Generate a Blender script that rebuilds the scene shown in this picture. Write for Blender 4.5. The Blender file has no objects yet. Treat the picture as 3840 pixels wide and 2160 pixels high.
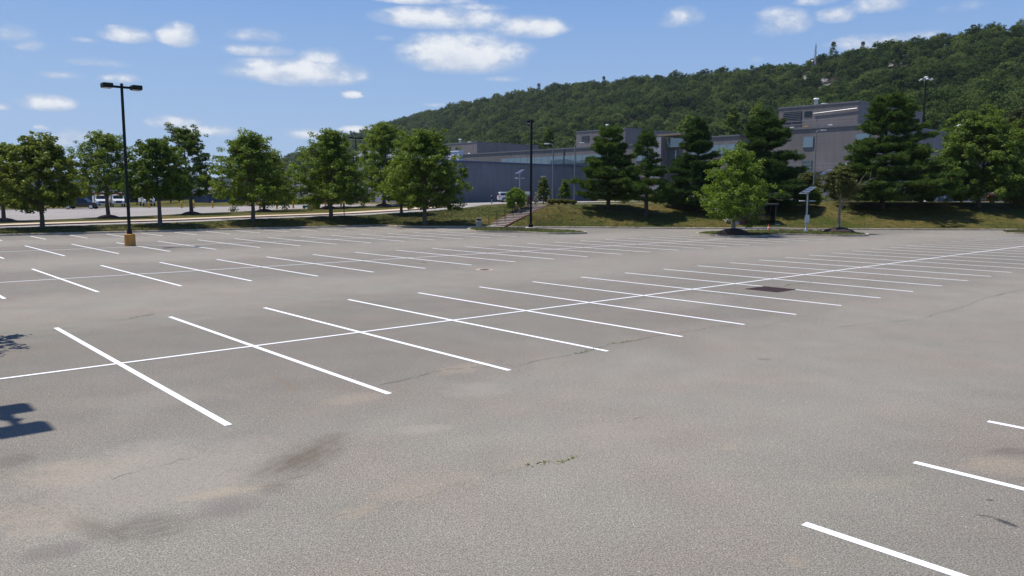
import bpy, math, random
import numpy as np
from mathutils import Vector, Matrix
from mathutils.bvhtree import BVHTree
C = bpy.context.scene.collection
PI = math.pi
# ------------------------------------------------------------------ camera numbers and the site grid
PITCH, ROLL, CAMH, FPX = .1186, .0042, 3.346, 2912.0
CU = (.74558, .66642)          # direction of the parking rows
CV = (.66642, -.74558)         # direction of the stalls
def W(u, v, z=0.0): return (u*CU[0]+v*CV[0], u*CU[1]+v*CV[1], z)
def UV(p): return (p[0]*CU[0]+p[1]*CU[1], p[0]*CV[0]+p[1]*CV[1])
_F = np.array([0, math.cos(PITCH), -math.sin(PITCH)]); _U = np.array([0, math.sin(PITCH), math.cos(PITCH)]); _R = np.array([1., 0, 0])
RT = math.cos(ROLL)*_R+math.sin(ROLL)*_U; UP = -math.sin(ROLL)*_R+math.cos(ROLL)*_U
EYE = np.array([0, 0, CAMH])
def ray(px, py): return _F+(px*1.490683-1920)/FPX*RT-(py*1.490683-1080)/FPX*UP
def gz(px, py, z=0.0): d = ray(px, py); return EYE+d*(z-CAMH)/d[2]
def onY(px, py, Y): d = ray(px, py); return EYE+d*Y/d[1]
def onu(px, py, u): d = ray(px, py); return EYE+d*u/(d[0]*CU[0]+d[1]*CU[1])
def onv(px, py, v): d = ray(px, py); return EYE+d*v/(d[0]*CV[0]+d[1]*CV[1])

# ------------------------------------------------------------------ materials
MATS = {}
def nt(name):
    m = bpy.data.materials.new(name); m.use_nodes = True
    n = m.node_tree.nodes; l = m.node_tree.links
    return m, n, l, n['Principled BSDF']
def ramp(n, stops):
    r = n.new('ShaderNodeValToRGB'); e = r.color_ramp.elements
    e[0].position, e[0].color = stops[0][0], (*stops[0][1], 1)
    e[1].position, e[1].color = stops[-1][0], (*stops[-1][1], 1)
    for p, c in stops[1:-1]:
        x = e.new(p); x.color = (*c, 1)
    return r
def noise(n, l, scale, detail=4, rough=.55, vec=None, dist=0):
    t = n.new('ShaderNodeTexNoise'); t.inputs['Scale'].default_value = scale; t.inputs['Detail'].default_value = detail
    t.inputs['Roughness'].default_value = rough; t.inputs['Distortion'].default_value = dist
    if vec is not None: l.new(vec, t.inputs['Vector'])
    return t.outputs['Fac']
def math_(n, l, op, a, b=None, c=None, clamp=False):
    t = n.new('ShaderNodeMath'); t.operation = op; t.use_clamp = clamp
    for i, x in enumerate((a, b, c)):
        if x is None: continue
        if isinstance(x, (int, float)): t.inputs[i].default_value = x
        else: l.new(x, t.inputs[i])
    return t.outputs[0]
def mixc(n, l, fac, a, b, mode='MIX'):
    t = n.new('ShaderNodeMix'); t.data_type = 'RGBA'; t.blend_type = mode
    for s, x in ((t.inputs[0], fac), (t.inputs[6], a), (t.inputs[7], b)):
        if isinstance(x, (int, float)): s.default_value = x
        elif isinstance(x, tuple): s.default_value = (*x, 1)
        else: l.new(x, s)
    return t.outputs[2]
def mapr(n, l, x, a, b, c=0., d=1.):
    t = n.new('ShaderNodeMapRange'); t.interpolation_type = 'SMOOTHSTEP'; l.new(x, t.inputs[0])
    for i, k in enumerate((a, b, c, d)): t.inputs[i+1].default_value = k
    return t.outputs[0]
def pos(n): return n.new('ShaderNodeNewGeometry').outputs['Position']
def objc(n): return n.new('ShaderNodeTexCoord').outputs['Object']
def vscale(n, l, v, s):
    t = n.new('ShaderNodeVectorMath'); t.operation = 'MULTIPLY'; l.new(v, t.inputs[0]); t.inputs[1].default_value = s; return t.outputs[0]
def bump(n, l, h, strength, dist, b):
    t = n.new('ShaderNodeBump'); t.inputs['Strength'].default_value = strength; t.inputs['Distance'].default_value = dist
    l.new(h, t.inputs['Height']); l.new(t.outputs[0], b.inputs['Normal'])
def plain(name, col, rough=.6, metal=0., var=.15, scale=3.0, spec=.5):
    m, n, l, b = nt(name)
    v = noise(n, l, scale, 5, .6, objc(n))
    k = mapr(n, l, v, .3, .7, 1-var, 1+var)
    t = n.new('ShaderNodeVectorMath'); t.operation = 'SCALE'; t.inputs[0].default_value = col; l.new(k, t.inputs['Scale'])
    l.new(t.outputs[0], b.inputs['Base Color'])
    b.inputs['Roughness'].default_value = rough; b.inputs['Metallic'].default_value = metal; b.inputs['Specular IOR Level'].default_value = spec
    MATS[name] = m; return m
plain('black_steel', (.008, .009, .009), .6, spec=.2)
plain('dark_green_steel', (.006, .014, .012), .6, spec=.2)
plain('galvanised_steel', (.42, .43, .45), .4, .6)
plain('grey_pole_paint', (.2, .2, .21), .5)
plain('brown_rail', (.045, .025, .02), .5)
plain('brick_riser', (.15, .065, .045), .85, var=.3, scale=9)
plain('concrete', (.45, .42, .38), .85, var=.15, scale=2)
plain('tan_concrete', (.55, .43, .31), .85, var=.1, scale=2)
plain('kerb_concrete', (.42, .36, .28), .85, var=.3, scale=1.3)
plain('dark_kerb', (.08, .05, .045), .85, var=.3, scale=2)
plain('white_metal', (.75, .75, .74), .4, var=.05)
plain('lens', (.6, .6, .58), .2, var=.02)
plain('rubber', (.015, .015, .016), .8)
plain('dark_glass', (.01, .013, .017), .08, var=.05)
plain('white_car_paint', (.72, .73, .74), .22, var=.03)
plain('silver_car_paint', (.35, .36, .37), .25, .5, var=.03)
plain('black_car_paint', (.01, .01, .013), .2, var=.03)
plain('chrome', (.6, .6, .6), .2, 1., var=.05)
plain('red_light', (.4, .01, .01), .25)
plain('yellow_bollard', (.55, .33, .03), .55, var=.15)
plain('orange_plastic', (.75, .1, .03), .5, var=.08)
plain('white_band', (.75, .73, .7), .45, var=.08)
plain('mulch', (.035, .022, .016), .95, var=.4, scale=14)
plain('brick_bin', (.19, .06, .045), .8, var=.2, scale=8)
plain('bench_wood', (.07, .022, .018), .6, var=.25, scale=6)
plain('bin_grey', (.3, .29, .28), .6, var=.12)
plain('bin_dark', (.02, .02, .02), .5)
plain('solar_cell', (.03, .035, .05), .15, var=.1)
plain('red_stripe', (.45, .05, .06), .5, var=.1)
plain('cast_iron', (.035, .026, .024), .7, .2, var=.3, scale=12)
plain('rust_iron', (.06, .03, .027), .75, .2, var=.3, scale=12)
plain('rock', (.3, .26, .22), .9, var=.3, scale=.5)
plain('sign_white', (.6, .62, .64), .5, var=.05)
plain('teal_plastic', (.03, .25, .25), .5)
plain('roof_membrane', (.3, .3, .3), .9)
plain('brown_soffit', (.22, .17, .11), .7)
plain('aluminium_mast', (.45, .45, .47), .5, .3)
plain('steel_blue_band', (.05, .08, .16), .5)

def bark(name, col):
    m, n, l, b = nt(name)
    v = vscale(n, l, objc(n), (6, 6, 1.2))
    f = noise(n, l, 2.5, 8, .65, v)
    r = ramp(n, [(.3, tuple(c*.55 for c in col)), (.7, tuple(c*1.3 for c in col))]); l.new(f, r.inputs[0]); l.new(r.outputs[0], b.inputs['Base Color'])
    b.inputs['Roughness'].default_value = .9; bump(n, l, f, .6, .05, b); MATS[name] = m
bark('bark', (.11, .095, .08)); bark('pine_bark', (.06, .045, .037)); bark('pale_bark', (.22, .2, .18))

def leaf(name, dark, mid, light, trans=.3, patch=.35):
    oiamt = .95 if name == 'forest_leaf' else .15
    m = bpy.data.materials.new(name); m.use_nodes = True; n = m.node_tree.nodes; l = m.node_tree.links
    n.remove(n['Principled BSDF']); out = n['Material Output']
    g = n.new('ShaderNodeNewGeometry')
    f = noise(n, l, patch, 3, .5, g.outputs['Position'])
    oi = n.new('ShaderNodeObjectInfo')
    x = math_(n, l, 'MULTIPLY_ADD', g.outputs['Random Per Island'], .55, math_(n, l, 'MULTIPLY', f, .5))
    x = math_(n, l, 'ADD', x, math_(n, l, 'MULTIPLY_ADD', oi.outputs['Random'], oiamt, -oiamt*.55))
    r = ramp(n, [(.1, dark), (.5, mid), (.95, light)]); l.new(x, r.inputs[0])
    d = n.new('ShaderNodeBsdfDiffuse'); t = n.new('ShaderNodeBsdfTranslucent'); gl = n.new('ShaderNodeBsdfGlossy')
    l.new(r.outputs[0], d.inputs[0])
    hs = n.new('ShaderNodeHueSaturation'); hs.inputs['Hue'].default_value = .485; hs.inputs['Saturation'].default_value = 1.15; hs.inputs['Value'].default_value = 1.25
    l.new(r.outputs[0], hs.inputs['Color']); l.new(hs.outputs[0], t.inputs[0])
    gl.inputs['Roughness'].default_value = .45; gl.inputs[0].default_value = (.3, .33, .25, 1)
    m1 = n.new('ShaderNodeMixShader'); m1.inputs[0].default_value = trans; l.new(d.outputs[0], m1.inputs[1]); l.new(t.outputs[0], m1.inputs[2])
    fr = n.new('ShaderNodeLayerWeight'); fr.inputs[0].default_value = .15
    m2 = n.new('ShaderNodeMixShader'); l.new(math_(n, l, 'MULTIPLY', fr.outputs['Fresnel'], .12), m2.inputs[0]); l.new(m1.outputs[0], m2.inputs[1]); l.new(gl.outputs[0], m2.inputs[2])
    l.new(m2.outputs[0], out.inputs[0]); MATS[name] = m
leaf('maple_leaf', (.046, .082, .014), (.135, .2, .03), (.265, .335, .072), .38)
leaf('yellowish_leaf', (.048, .078, .014), (.128, .172, .029), (.24, .28, .068), .36)
leaf('fresh_leaf', (.07, .12, .018), (.15, .23, .036), (.26, .34, .08), .38)
leaf('deep_leaf', (.036, .066, .014), (.102, .16, .029), (.21, .27, .06), .36)
leaf('dull_leaf', (.042, .06, .018), (.1, .118, .036), (.19, .2, .07), .34)
leaf('pine_needle', (.026, .054, .013), (.066, .116, .027), (.15, .21, .052), .25)
leaf('bluish_needle', (.02, .044, .013), (.05, .092, .026), (.115, .17, .046), .25)
leaf('forest_leaf', (.026, .052, .011), (.066, .11, .023), (.14, .185, .046), .25, .02)
leaf('shrub_leaf', (.06, .065, .015), (.12, .125, .025), (.22, .2, .06))

# asphalt: fine aggregate, broad tone, dusty tan patches and dark damp stains with shapes of their own
def asphalt(name, base, stains=()):
    m, n, l, b = nt(name); P = pos(n)
    fine = noise(n, l, 56, 3, .8, P); grit = noise(n, l, 17, 4, .75, P)
    mid = noise(n, l, .9, 5, .6, P); big = noise(n, l, .09, 4, .6, P)
    v = n.new('ShaderNodeTexVoronoi'); v.inputs['Scale'].default_value = 55; l.new(P, v.inputs['Vector'])
    k = math_(n, l, 'MULTIPLY', mapr(n, l, fine, .3, .7, .4, 1.7), mapr(n, l, grit, .3, .7, .86, 1.14))
    k = math_(n, l, 'MULTIPLY', k, mapr(n, l, mid, .25, .75, .94, 1.06))
    k = math_(n, l, 'MULTIPLY', k, mapr(n, l, big, .3, .7, .93, 1.07))
    if stains:      # stalls are darker than the traffic-polished aisles between the rows
        sv = n.new('ShaderNodeSeparateXYZ'); l.new(P, sv.inputs[0])
        V = math_(n, l, 'MULTIPLY_ADD', sv.outputs[0], CV[0], math_(n, l, 'MULTIPLY', sv.outputs[1], CV[1]))
        V = math_(n, l, 'ADD', V, math_(n, l, 'MULTIPLY_ADD', noise(n, l, .22, 4, .6, P), 6., -3.))
        a_ = math_(n, l, 'PINGPONG', math_(n, l, 'ADD', V, 16.46+181.3), 9.07)
        k = math_(n, l, 'MULTIPLY', k, mapr(n, l, a_, 3.2, 7.4, .86, 1.07))
    col = n.new('ShaderNodeVectorMath'); col.operation = 'SCALE'
    tint = mixc(n, l, mapr(n, l, noise(n, l, .35, 4, .6, P), .35, .65), tuple(c*f for c, f in zip(base, (1.03, 1.0, .99))), tuple(c*f for c, f in zip(base, (.97, 1.0, .99))))
    l.new(tint, col.inputs[0]); l.new(k, col.inputs['Scale'])
    c = col.outputs[0]
    sp = mapr(n, l, v.outputs['Color'], .93, .96)
    c = mixc(n, l, math_(n, l, 'MULTIPLY', sp, .5), c, (.55, .5, .45))
    wig = noise(n, l, .8, 6, .65, P, .6); wig2 = noise(n, l, 3.5, 5, .7, P)
    grain = mapr(n, l, grit, .36, .56, .5, 1.)
    sep = n.new('ShaderNodeSeparateXYZ'); l.new(P, sep.inputs[0])
    for (x, y, rx, ry, ang, colr, amt) in stains:
        dx = math_(n, l, 'SUBTRACT', sep.outputs[0], x); dy = math_(n, l, 'SUBTRACT', sep.outputs[1], y)
        ca, sa = math.cos(ang), math.sin(ang)
        a = math_(n, l, 'MULTIPLY_ADD', dx, ca/rx, math_(n, l, 'MULTIPLY', dy, sa/rx))
        d = math_(n, l, 'MULTIPLY_ADD', dx, -sa/ry, math_(n, l, 'MULTIPLY', dy, ca/ry))
        q = math_(n, l, 'ADD', math_(n, l, 'MULTIPLY', a, a), math_(n, l, 'MULTIPLY', d, d))
        e = math_(n, l, 'ADD', q, math_(n, l, 'MULTIPLY_ADD', wig, 3.4, math_(n, l, 'MULTIPLY_ADD', wig2, 2.2, -2.8)))
        msk = math_(n, l, 'MULTIPLY', mapr(n, l, e, 1.5, -.1, 0., amt), grain)
        if colr[0] < .1 and colr[0] > .05:      # dirt smeared by tyres: streaks along its length
            cv = n.new('ShaderNodeCombineXYZ'); l.new(math_(n, l, 'MULTIPLY', a, rx*1.6), cv.inputs[0]); l.new(math_(n, l, 'MULTIPLY', d, ry*16), cv.inputs[1]); cv.inputs[2].default_value = x
            msk = math_(n, l, 'MULTIPLY', msk, mapr(n, l, noise(n, l, 1.0, 4, .65, cv.outputs[0]), .3, .58, .35, 1.1))
        c = mixc(n, l, math_(n, l, 'MINIMUM', msk, 1.), c, colr)
    l.new(c, b.inputs['Base Color']); b.inputs['Roughness'].default_value = .88; b.inputs['Specular IOR Level'].default_value = .35
    bump(n, l, math_(n, l, 'ADD', fine, math_(n, l, 'MULTIPLY', v.outputs['Distance'], 1.2)), .5, .012, b)
    MATS[name] = m
def st(px, py, rx, ry, ang, col, amt): p = gz(px, py); return (p[0], p[1], rx, ry, ang, col, amt)
TAN = (.36, .29, .2); DRK = (.085, .066, .05); PALE = (.32, .28, .235); OIL = (.03, .03, .033)
def sl(a, b, wd, col, amt):        # a stain stretched between two picture points, wd = half width in metres
    p, q = gz(*a), gz(*b); d = q-p; return ((p[0]+q[0])/2, (p[1]+q[1])/2, math.hypot(d[0], d[1])/2, wd, math.atan2(d[1], d[0]), col, amt)
STAINS = [sl((0, 1290), (700, 1130), 1.5, PALE, .6), sl((0, 1200), (330, 1180), .5, TAN, 0.31), sl((430, 1262), (690, 1218), .16, TAN, 0.54), sl((0, 1275), (230, 1330), .4, TAN, 0.27),
          sl((650, 1210), (885, 1092), .44, DRK, 0.61), sl((700, 1180), (830, 1125), .2, (.11, .08, .05), .6), sl((640, 1232), (740, 1222), .24, DRK, 0.51), sl((690, 1215), (790, 1190), .04, DRK, 0.47),
          sl((270, 1345), (490, 1300), .42, DRK, 0.56), sl((180, 1300), (330, 1370), .17, DRK, 0.42), sl((480, 1300), (660, 1250), .35, (.13, .11, .1), .55), sl((60, 1400), (230, 1370), .2, (.13, .11, .1), .5), sl((0, 1150), (70, 1165), .3, DRK, 0.42),
          sl((800, 1020), (980, 985), .3, TAN, 0.31), sl((1080, 950), (1240, 905), .3, TAN, 0.31), sl((1100, 985), (1300, 975), .5, PALE, .5), sl((1000, 1085), (1130, 1075), .25, PALE, .6), sl((940, 1260), (1230, 1190), .34, TAN, 0.22), sl((820, 1310), (960, 1270), .15, TAN, 0.34), sl((1230, 1180), (1400, 1150), .2, TAN, 0.20),
          sl((2440, 1180), (2600, 1165), .4, TAN, 0.41), sl((2490, 1140), (2600, 1132), .16, DRK, 0.51), sl((1905, 902), (1940, 906), .12, DRK, 0.59), sl((2452, 1294), (2505, 1302), .035, OIL, 1.), sl((2500, 1303), (2560, 1326), .05, OIL, 1.), sl((2480, 1258), (2500, 1258), .03, OIL, .8),
          sl((1820, 1132), (1860, 1124), .12, TAN, 0.34), sl((1600, 780), (1830, 740), 1.2, PALE, .35), sl((1330, 1130), (1700, 1060), .5, PALE, .3), sl((1980, 1420), (2020, 1405), .12, TAN, 0.34), sl((2100, 1230), (2330, 1200), .25, TAN, 0.20), sl((120, 1020), (600, 990), .6, PALE, .25), sl((680, 940), (760, 990), .08, (.2, .14, .09), .4)]
ASPH = (.213, .191, .158)
asphalt('lot_asphalt', ASPH, STAINS)
asphalt('road_asphalt', (.29, .268, .25))
asphalt('pale_asphalt', (.27, .245, .225))

def paint():
    m, n, l, b = nt('line_paint'); P = pos(n)
    f = noise(n, l, 30, 4, .7, P); g = noise(n, l, 5, 5, .7, P)
    k = mapr(n, l, math_(n, l, 'ADD', math_(n, l, 'MULTIPLY', f, .5), g), .42, .62)
    l.new(mixc(n, l, k, (.55, .54, .52), (.86, .86, .86)), b.inputs['Base Color']); b.inputs['Roughness'].default_value = .6; MATS['line_paint'] = m
paint()
def grass_mat(name, green, dry, bias):
    m, n, l, b = nt(name); P = pos(n)
    f = math_(n, l, 'ADD', math_(n, l, 'MULTIPLY', noise(n, l, .16, 5, .6, P, .4), .6), math_(n, l, 'MULTIPLY', noise(n, l, .9, 5, .65, vscale(n, l, P, (1, 1, 2.5))), .4))
    mot = noise(n, l, 4.5, 4, .75, vscale(n, l, P, (1, 1, 3)))
    c = mixc(n, l, mapr(n, l, f, bias-.12, bias+.12), green, dry)
    k = mapr(n, l, mot, .3, .7, .55, 1.45)
    k = math_(n, l, 'MULTIPLY', k, mapr(n, l, noise(n, l, 17, 3, .7, P), .3, .7, .75, 1.25))
    t = n.new('ShaderNodeVectorMath'); t.operation = 'SCALE'; l.new(c, t.inputs[0]); l.new(k, t.inputs['Scale'])
    l.new(t.outputs[0], b.inputs['Base Color']); b.inputs['Roughness'].default_value = .95; b.inputs['Specular IOR Level'].default_value = .1
    bump(n, l, math_(n, l, 'ADD', mot, noise(n, l, 20, 3, .7, P)), .9, .12, b); MATS[name] = m
grass_mat('bank_grass', (.062, .077, .014), (.15, .113, .034), .52)
grass_mat('island_grass', (.06, .088, .014), (.115, .105, .03), .52)
grass_mat('forest_floor', (.02, .025, .01), (.04, .035, .02), .5)

def cladding(name, col, axis='u', period=.3, depth=.6, horiz=None):
    m, n, l, b = nt(name); P = pos(n)
    sep = n.new('ShaderNodeSeparateXYZ'); l.new(P, sep.inputs[0])
    du = math_(n, l, 'MULTIPLY_ADD', sep.outputs[0], CU[0]+CV[0], math_(n, l, 'MULTIPLY', sep.outputs[1], CU[1]+CV[1]))
    s = math_(n, l, 'FRACT', math_(n, l, 'MULTIPLY', du, 1/period))
    rib = mapr(n, l, math_(n, l, 'PINGPONG', s, .5), .12, .3)
    big = noise(n, l, .15, 4, .6, P); st_ = noise(n, l, 1.2, 5, .6, vscale(n, l, P, (1, 1, .15)))
    k = math_(n, l, 'MULTIPLY', mapr(n, l, big, .3, .7, .9, 1.1), mapr(n, l, st_, .3, .7, .92, 1.08))
    if horiz:
        zz = math_(n, l, 'FRACT', math_(n, l, 'MULTIPLY', sep.outputs[2], 1/horiz))
        k = math_(n, l, 'MULTIPLY', k, mapr(n, l, zz, .0, .05, .72, 1.))
    t = n.new('ShaderNodeVectorMath'); t.operation = 'SCALE'; t.inputs[0].default_value = col; l.new(k, t.inputs['Scale'])
    l.new(t.outputs[0], b.inputs['Base Color']); b.inputs['Roughness'].default_value = .55
    bump(n, l, rib, depth, .04, b); MATS[name] = m
cladding('grey_cladding', (.172, .152, .142), period=.4, horiz=1.2, depth=.15)
cladding('blue_cladding', (.13, .146, .172), period=.45, depth=.08)
cladding('pale_cladding', (.6, .59, .58), period=.5, horiz=.55)
cladding('sunlit_grey_wall', (.27, .26, .29), period=3.0)  # paler grey with the sunlight on lit faces put into the colour
cladding('warehouse_band', (.5, .49, .48), period=3.0)
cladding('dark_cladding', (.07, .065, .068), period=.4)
plain('parapet_metal', (.16, .155, .165), .5, .1)
def glass(name, col, rough=.03):
    m, n, l, b = nt(name); P = pos(n)
    b.inputs['Base Color'].default_value = (*col, 1); b.inputs['Roughness'].default_value = rough
    b.inputs['Specular IOR Level'].default_value = 1.0; b.inputs['IOR'].default_value = 1.8; b.inputs['Specular Tint'].default_value = (.95, 1, 1, 1)
    bump(n, l, noise(n, l, .25, 2, .5, P), .12, .3, b); MATS[name] = m
glass('window_glass', (.1, .15, .17))
def brickwall(name):
    m, n, l, b = nt(name); t = n.new('ShaderNodeTexBrick'); l.new(objc(n), t.inputs[0]); t.inputs['Scale'].default_value = 4
    t.inputs[1].default_value = (.2, .07, .05, 1); t.inputs[2].default_value = (.16, .055, .04, 1); l.new(t.outputs[0], b.inputs['Base Color']); b.inputs['Roughness'].default_value = .85; MATS[name] = m

# ------------------------------------------------------------------ mesh builder
class MB:
    def __init__(s): s.v, s.f, s.m, s.mats = [], [], [], []
    def mi(s, mat):
        if mat not in s.mats: s.mats.append(mat)
        return s.mats.index(mat)
    def add(s, vs, fs, mat):
        o = len(s.v); s.v += [tuple(map(float, p)) for p in vs]; k = s.mi(mat)
        for f in fs: s.f.append(tuple(i+o for i in f)); s.m.append(k)
        return s
    def box(s, x0, x1, y0, y1, z0, z1, mat, bev=0.0, M=None):
        if bev > 0:
            b = min(bev, (x1-x0)/2.01, (y1-y0)/2.01, (z1-z0)/2.01)
            rings = []
            for z, i in ((z0, b), (z0+b, 0), (z1-b, 0), (z1, b)):
                a0, a1, c0, c1 = x0+i, x1-i, y0+i, y1-i
                rings.append([(a0+b, c0, z), (a1-b, c0, z), (a1, c0+b, z), (a1, c1-b, z), (a1-b, c1, z), (a0+b, c1, z), (a0, c1-b, z), (a0, c0+b, z)])
            vs = [p for r in rings for p in r]; fs = [tuple(range(7, -1, -1)), tuple(range(24, 32))]
            for k in range(3):
                for j in range(8): fs.append((k*8+j, k*8+(j+1) % 8, k*8+8+(j+1) % 8, k*8+8+j))
        else:
            vs = [(x0, y0, z0), (x1, y0, z0), (x1, y1, z0), (x0, y1, z0), (x0, y0, z1), (x1, y0, z1), (x1, y1, z1), (x0, y1, z1)]
            fs = [(3, 2, 1, 0), (4, 5, 6, 7), (0, 1, 5, 4), (1, 2, 6, 5), (2, 3, 7, 6), (3, 0, 4, 7)]
        if M is not None: vs = [tuple(M @ Vector(p)) for p in vs]
        return s.add(vs, fs, mat)
    def boxuv(s, u0, u1, v0, v1, z0, z1, mat):
        vs = [W(u0, v0, z0), W(u0, v1, z0), W(u1, v1, z0), W(u1, v0, z0), W(u0, v0, z1), W(u0, v1, z1), W(u1, v1, z1), W(u1, v0, z1)]
        return s.add(vs, [(3, 2, 1, 0), (4, 5, 6, 7), (0, 1, 5, 4), (1, 2, 6, 5), (2, 3, 7, 6), (3, 0, 4, 7)], mat)
    def tube(s, pts, rad, mat, n=8, cap=True):
        pts = [Vector(p) for p in pts]; N = len(pts)
        if isinstance(rad, (int, float)): rad = [rad]*N
        vs, fs = [], []; prev = None
        for i, p in enumerate(pts):
            t = (pts[min(i+1, N-1)]-pts[max(i-1, 0)])
            t = t.normalized() if t.length > 1e-9 else Vector((0, 0, 1))
            a = prev if prev is not None else (Vector((1, 0, 0)) if abs(t.x) < .9 else Vector((0, 1, 0)))
            a = (a-t*a.dot(t)); a = a.normalized() if a.length > 1e-6 else t.orthogonal().normalized(); prev = a; b = t.cross(a)
            for j in range(n):
                q = 2*PI*j/n; vs.append(p+a*math.cos(q)*rad[i]+b*math.sin(q)*rad[i])
        for i in range(N-1):
            for j in range(n): fs.append((i*n+j, i*n+(j+1) % n, (i+1)*n+(j+1) % n, (i+1)*n+j))
        if cap: fs += [tuple(range(n-1, -1, -1)), tuple(range((N-1)*n, N*n))]
        return s.add(vs, fs, mat)
    def lathe(s, prof, mat, n=20, c=(0, 0)):
        vs, fs = [], []
        for r, z in prof:
            for j in range(n): q = 2*PI*j/n; vs.append((c[0]+r*math.cos(q), c[1]+r*math.sin(q), z))
        for i in range(len(prof)-1):
            for j in range(n): fs.append((i*n+j, i*n+(j+1) % n, (i+1)*n+(j+1) % n, (i+1)*n+j))
        fs += [tuple(range(n-1, -1, -1)), tuple(range((len(prof)-1)*n, len(prof)*n))]
        return s.add(vs, fs, mat)
    def wheel(s, x, y, z, r, w, mat, n=18, prof=None):   # axis along y
        prof = prof or [(r*.8, -w/2), (r*.97, -w/2*.9), (r, -w/4), (r, w/4), (r*.97, w/2*.9), (r*.8, w/2)]
        vs, fs = [], []
        for rr, yy in prof:
            for j in range(n): q = 2*PI*j/n; vs.append((x+rr*math.cos(q), y+yy, z+rr*math.sin(q)))
        for i in range(len(prof)-1):
            for j in range(n): fs.append((i*n+(j+1) % n, i*n+j, (i+1)*n+j, (i+1)*n+(j+1) % n))
        fs += [tuple(range(n)), tuple(range(len(prof)*n-1, (len(prof)-1)*n-1, -1))]
        return s.add(vs, fs, mat)
    def prof(s, pts, mat):           # closed side profile [(x, z, halfwidth)], mirrored about y = 0
        n = len(pts); vs = [(x, -h, z) for x, z, h in pts]+[(x, h, z) for x, z, h in pts]
        fs = [tuple(range(n)), tuple(range(2*n-1, n-1, -1))]
        for i in range(n): j = (i+1) % n; fs.append((j, i, i+n, j+n))
        return s.add(vs, fs, mat)
    def poly(s, pts, mat): return s.add(pts, [tuple(range(len(pts)))], mat)
    def build(s, name, parent=None, smooth=False, loc=None):
        me = bpy.data.meshes.new(name); me.from_pydata(s.v, [], s.f)
        for k in s.mats: me.materials.append(MATS[k])
        me.polygons.foreach_set('material_index', s.m)
        if smooth: me.polygons.foreach_set('use_smooth', [True]*len(s.f))
        me.update()
        o = bpy.data.objects.new(name, me); C.objects.link(o)
        if parent: o.parent = parent
        if loc is not None: o.location = loc
        return o
def tag(o, label=None, cat=None, group=None, kind=None):
    if label: o['label'] = label
    if cat: o['category'] = cat
    if group: o['group'] = group
    if kind: o['kind'] = kind
    return o
def thing(name, label, cat, loc=(0, 0, 0), rz=0., group=None):
    o = bpy.data.objects.new(name, None); C.objects.link(o); o.location = tuple(float(x) for x in loc); o.rotation_euler = (0, 0, rz); o.empty_display_size = .3
    return tag(o, label, cat, group)
def copy_thing(src, loc, rz=None, label=None, scale=None):
    c = src.copy(); C.objects.link(c); c.location = tuple(float(x) for x in loc)
    if rz is not None: c.rotation_euler = (0, 0, rz)
    if label: c['label'] = label
    if scale: c.scale = scale
    for ch in list(src.children):
        d = ch.copy(); C.objects.link(d); d.parent = c
        for g in list(ch.children):
            e = g.copy(); C.objects.link(e); e.parent = d
    return c
def structure(o): o['kind'] = 'structure'; return o
def quads_mesh(name, verts, mat, parent=None, nv=4):
    verts = np.ascontiguousarray(verts, dtype=np.float32).reshape(-1, 3); N = len(verts); F = N//nv
    me = bpy.data.meshes.new(name); me.vertices.add(N); me.vertices.foreach_set('co', verts.ravel())
    me.loops.add(N); me.loops.foreach_set('vertex_index', np.arange(N, dtype=np.int32))
    me.polygons.add(F); me.polygons.foreach_set('loop_start', np.arange(0, N, nv, dtype=np.int32)); me.polygons.foreach_set('loop_total', np.full(F, nv, dtype=np.int32))
    me.materials.append(MATS[mat]); me.update(calc_edges=True)
    o = bpy.data.objects.new(name, me)
    if parent is not False: C.objects.link(o)
    if parent: o.parent = parent
    return o

# ------------------------------------------------------------------ land: lot, banks, drive, far lot
def sst(x): x = min(1, max(0, x)); return x*x*(3-2*x)
UT = [-60, 0, 11.6, 19.2, 27, 37.4, 47.1, 54.9, 58.6, 68.5, 78, 105, 130, 200]
ZT = [.2, .3, .37, .49, .59, .84, 1.01, 1.32, 1.53, 2.05, 2.12, 2.32, 2.5, 2.6]
def plateau(x, y):
    u, v = UV((x, y)); a = float(np.interp(u, UT, ZT)); b = 2.28+.47*sst((x-3)/38)
    return a+(b-a)*sst((x+7)/9)
def w2(u, v): return W(u, v)[:2]
KP = [w2(-60, -72.7), w2(11, -72.6), w2(25, -72.6), w2(46.0, -72.7), (-12.2, 82.6), (-8.5, 81.6), (-1, 81.9), (4.2, 81.6), (15.9, 80.4), (32, 79.6), (52, 79.7), (130, 80)]
CP = [w2(-60, -78), w2(11.6, -78), w2(27, -78), w2(47, -78), w2(57, -78), w2(62, -78), (-.3, 91.5), (4.6, 88), (17, 91), (32, 94), (52, 94), (130, 94)]
FP = [w2(-60, -420), w2(0, -420), w2(40, -420), w2(120, -400), w2(170, -350), w2(200, -330), (30, 340), (70, 340), (120, 340), (190, 340), (280, 340), (500, 340)]
NSEG = 8
def resample(P):
    out = []
    for i in range(len(P)-1):
        for k in range(NSEG): t = k/NSEG; out.append((P[i][0]*(1-t)+P[i+1][0]*t, P[i][1]*(1-t)+P[i+1][1]*t))
    return out+[P[-1]]
KR, CR, FR = resample(KP), resample(CP), resample(FP)
rows = []
BT = [0, .06, .14, .25, .38, .5, .62, .74, .86, .94, 1.]
for t in BT:
    row = []
    for k, c in zip(KR, CR):
        x, y = k[0]+(c[0]-k[0])*t, k[1]+(c[1]-k[1])*t
        s_ = t*.82+.18*sst(t); s_ = 1-(1-s_)**1.15
        row.append((x, y, .13+(plateau(*c)-.13)*s_))
    rows.append(row)
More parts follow.
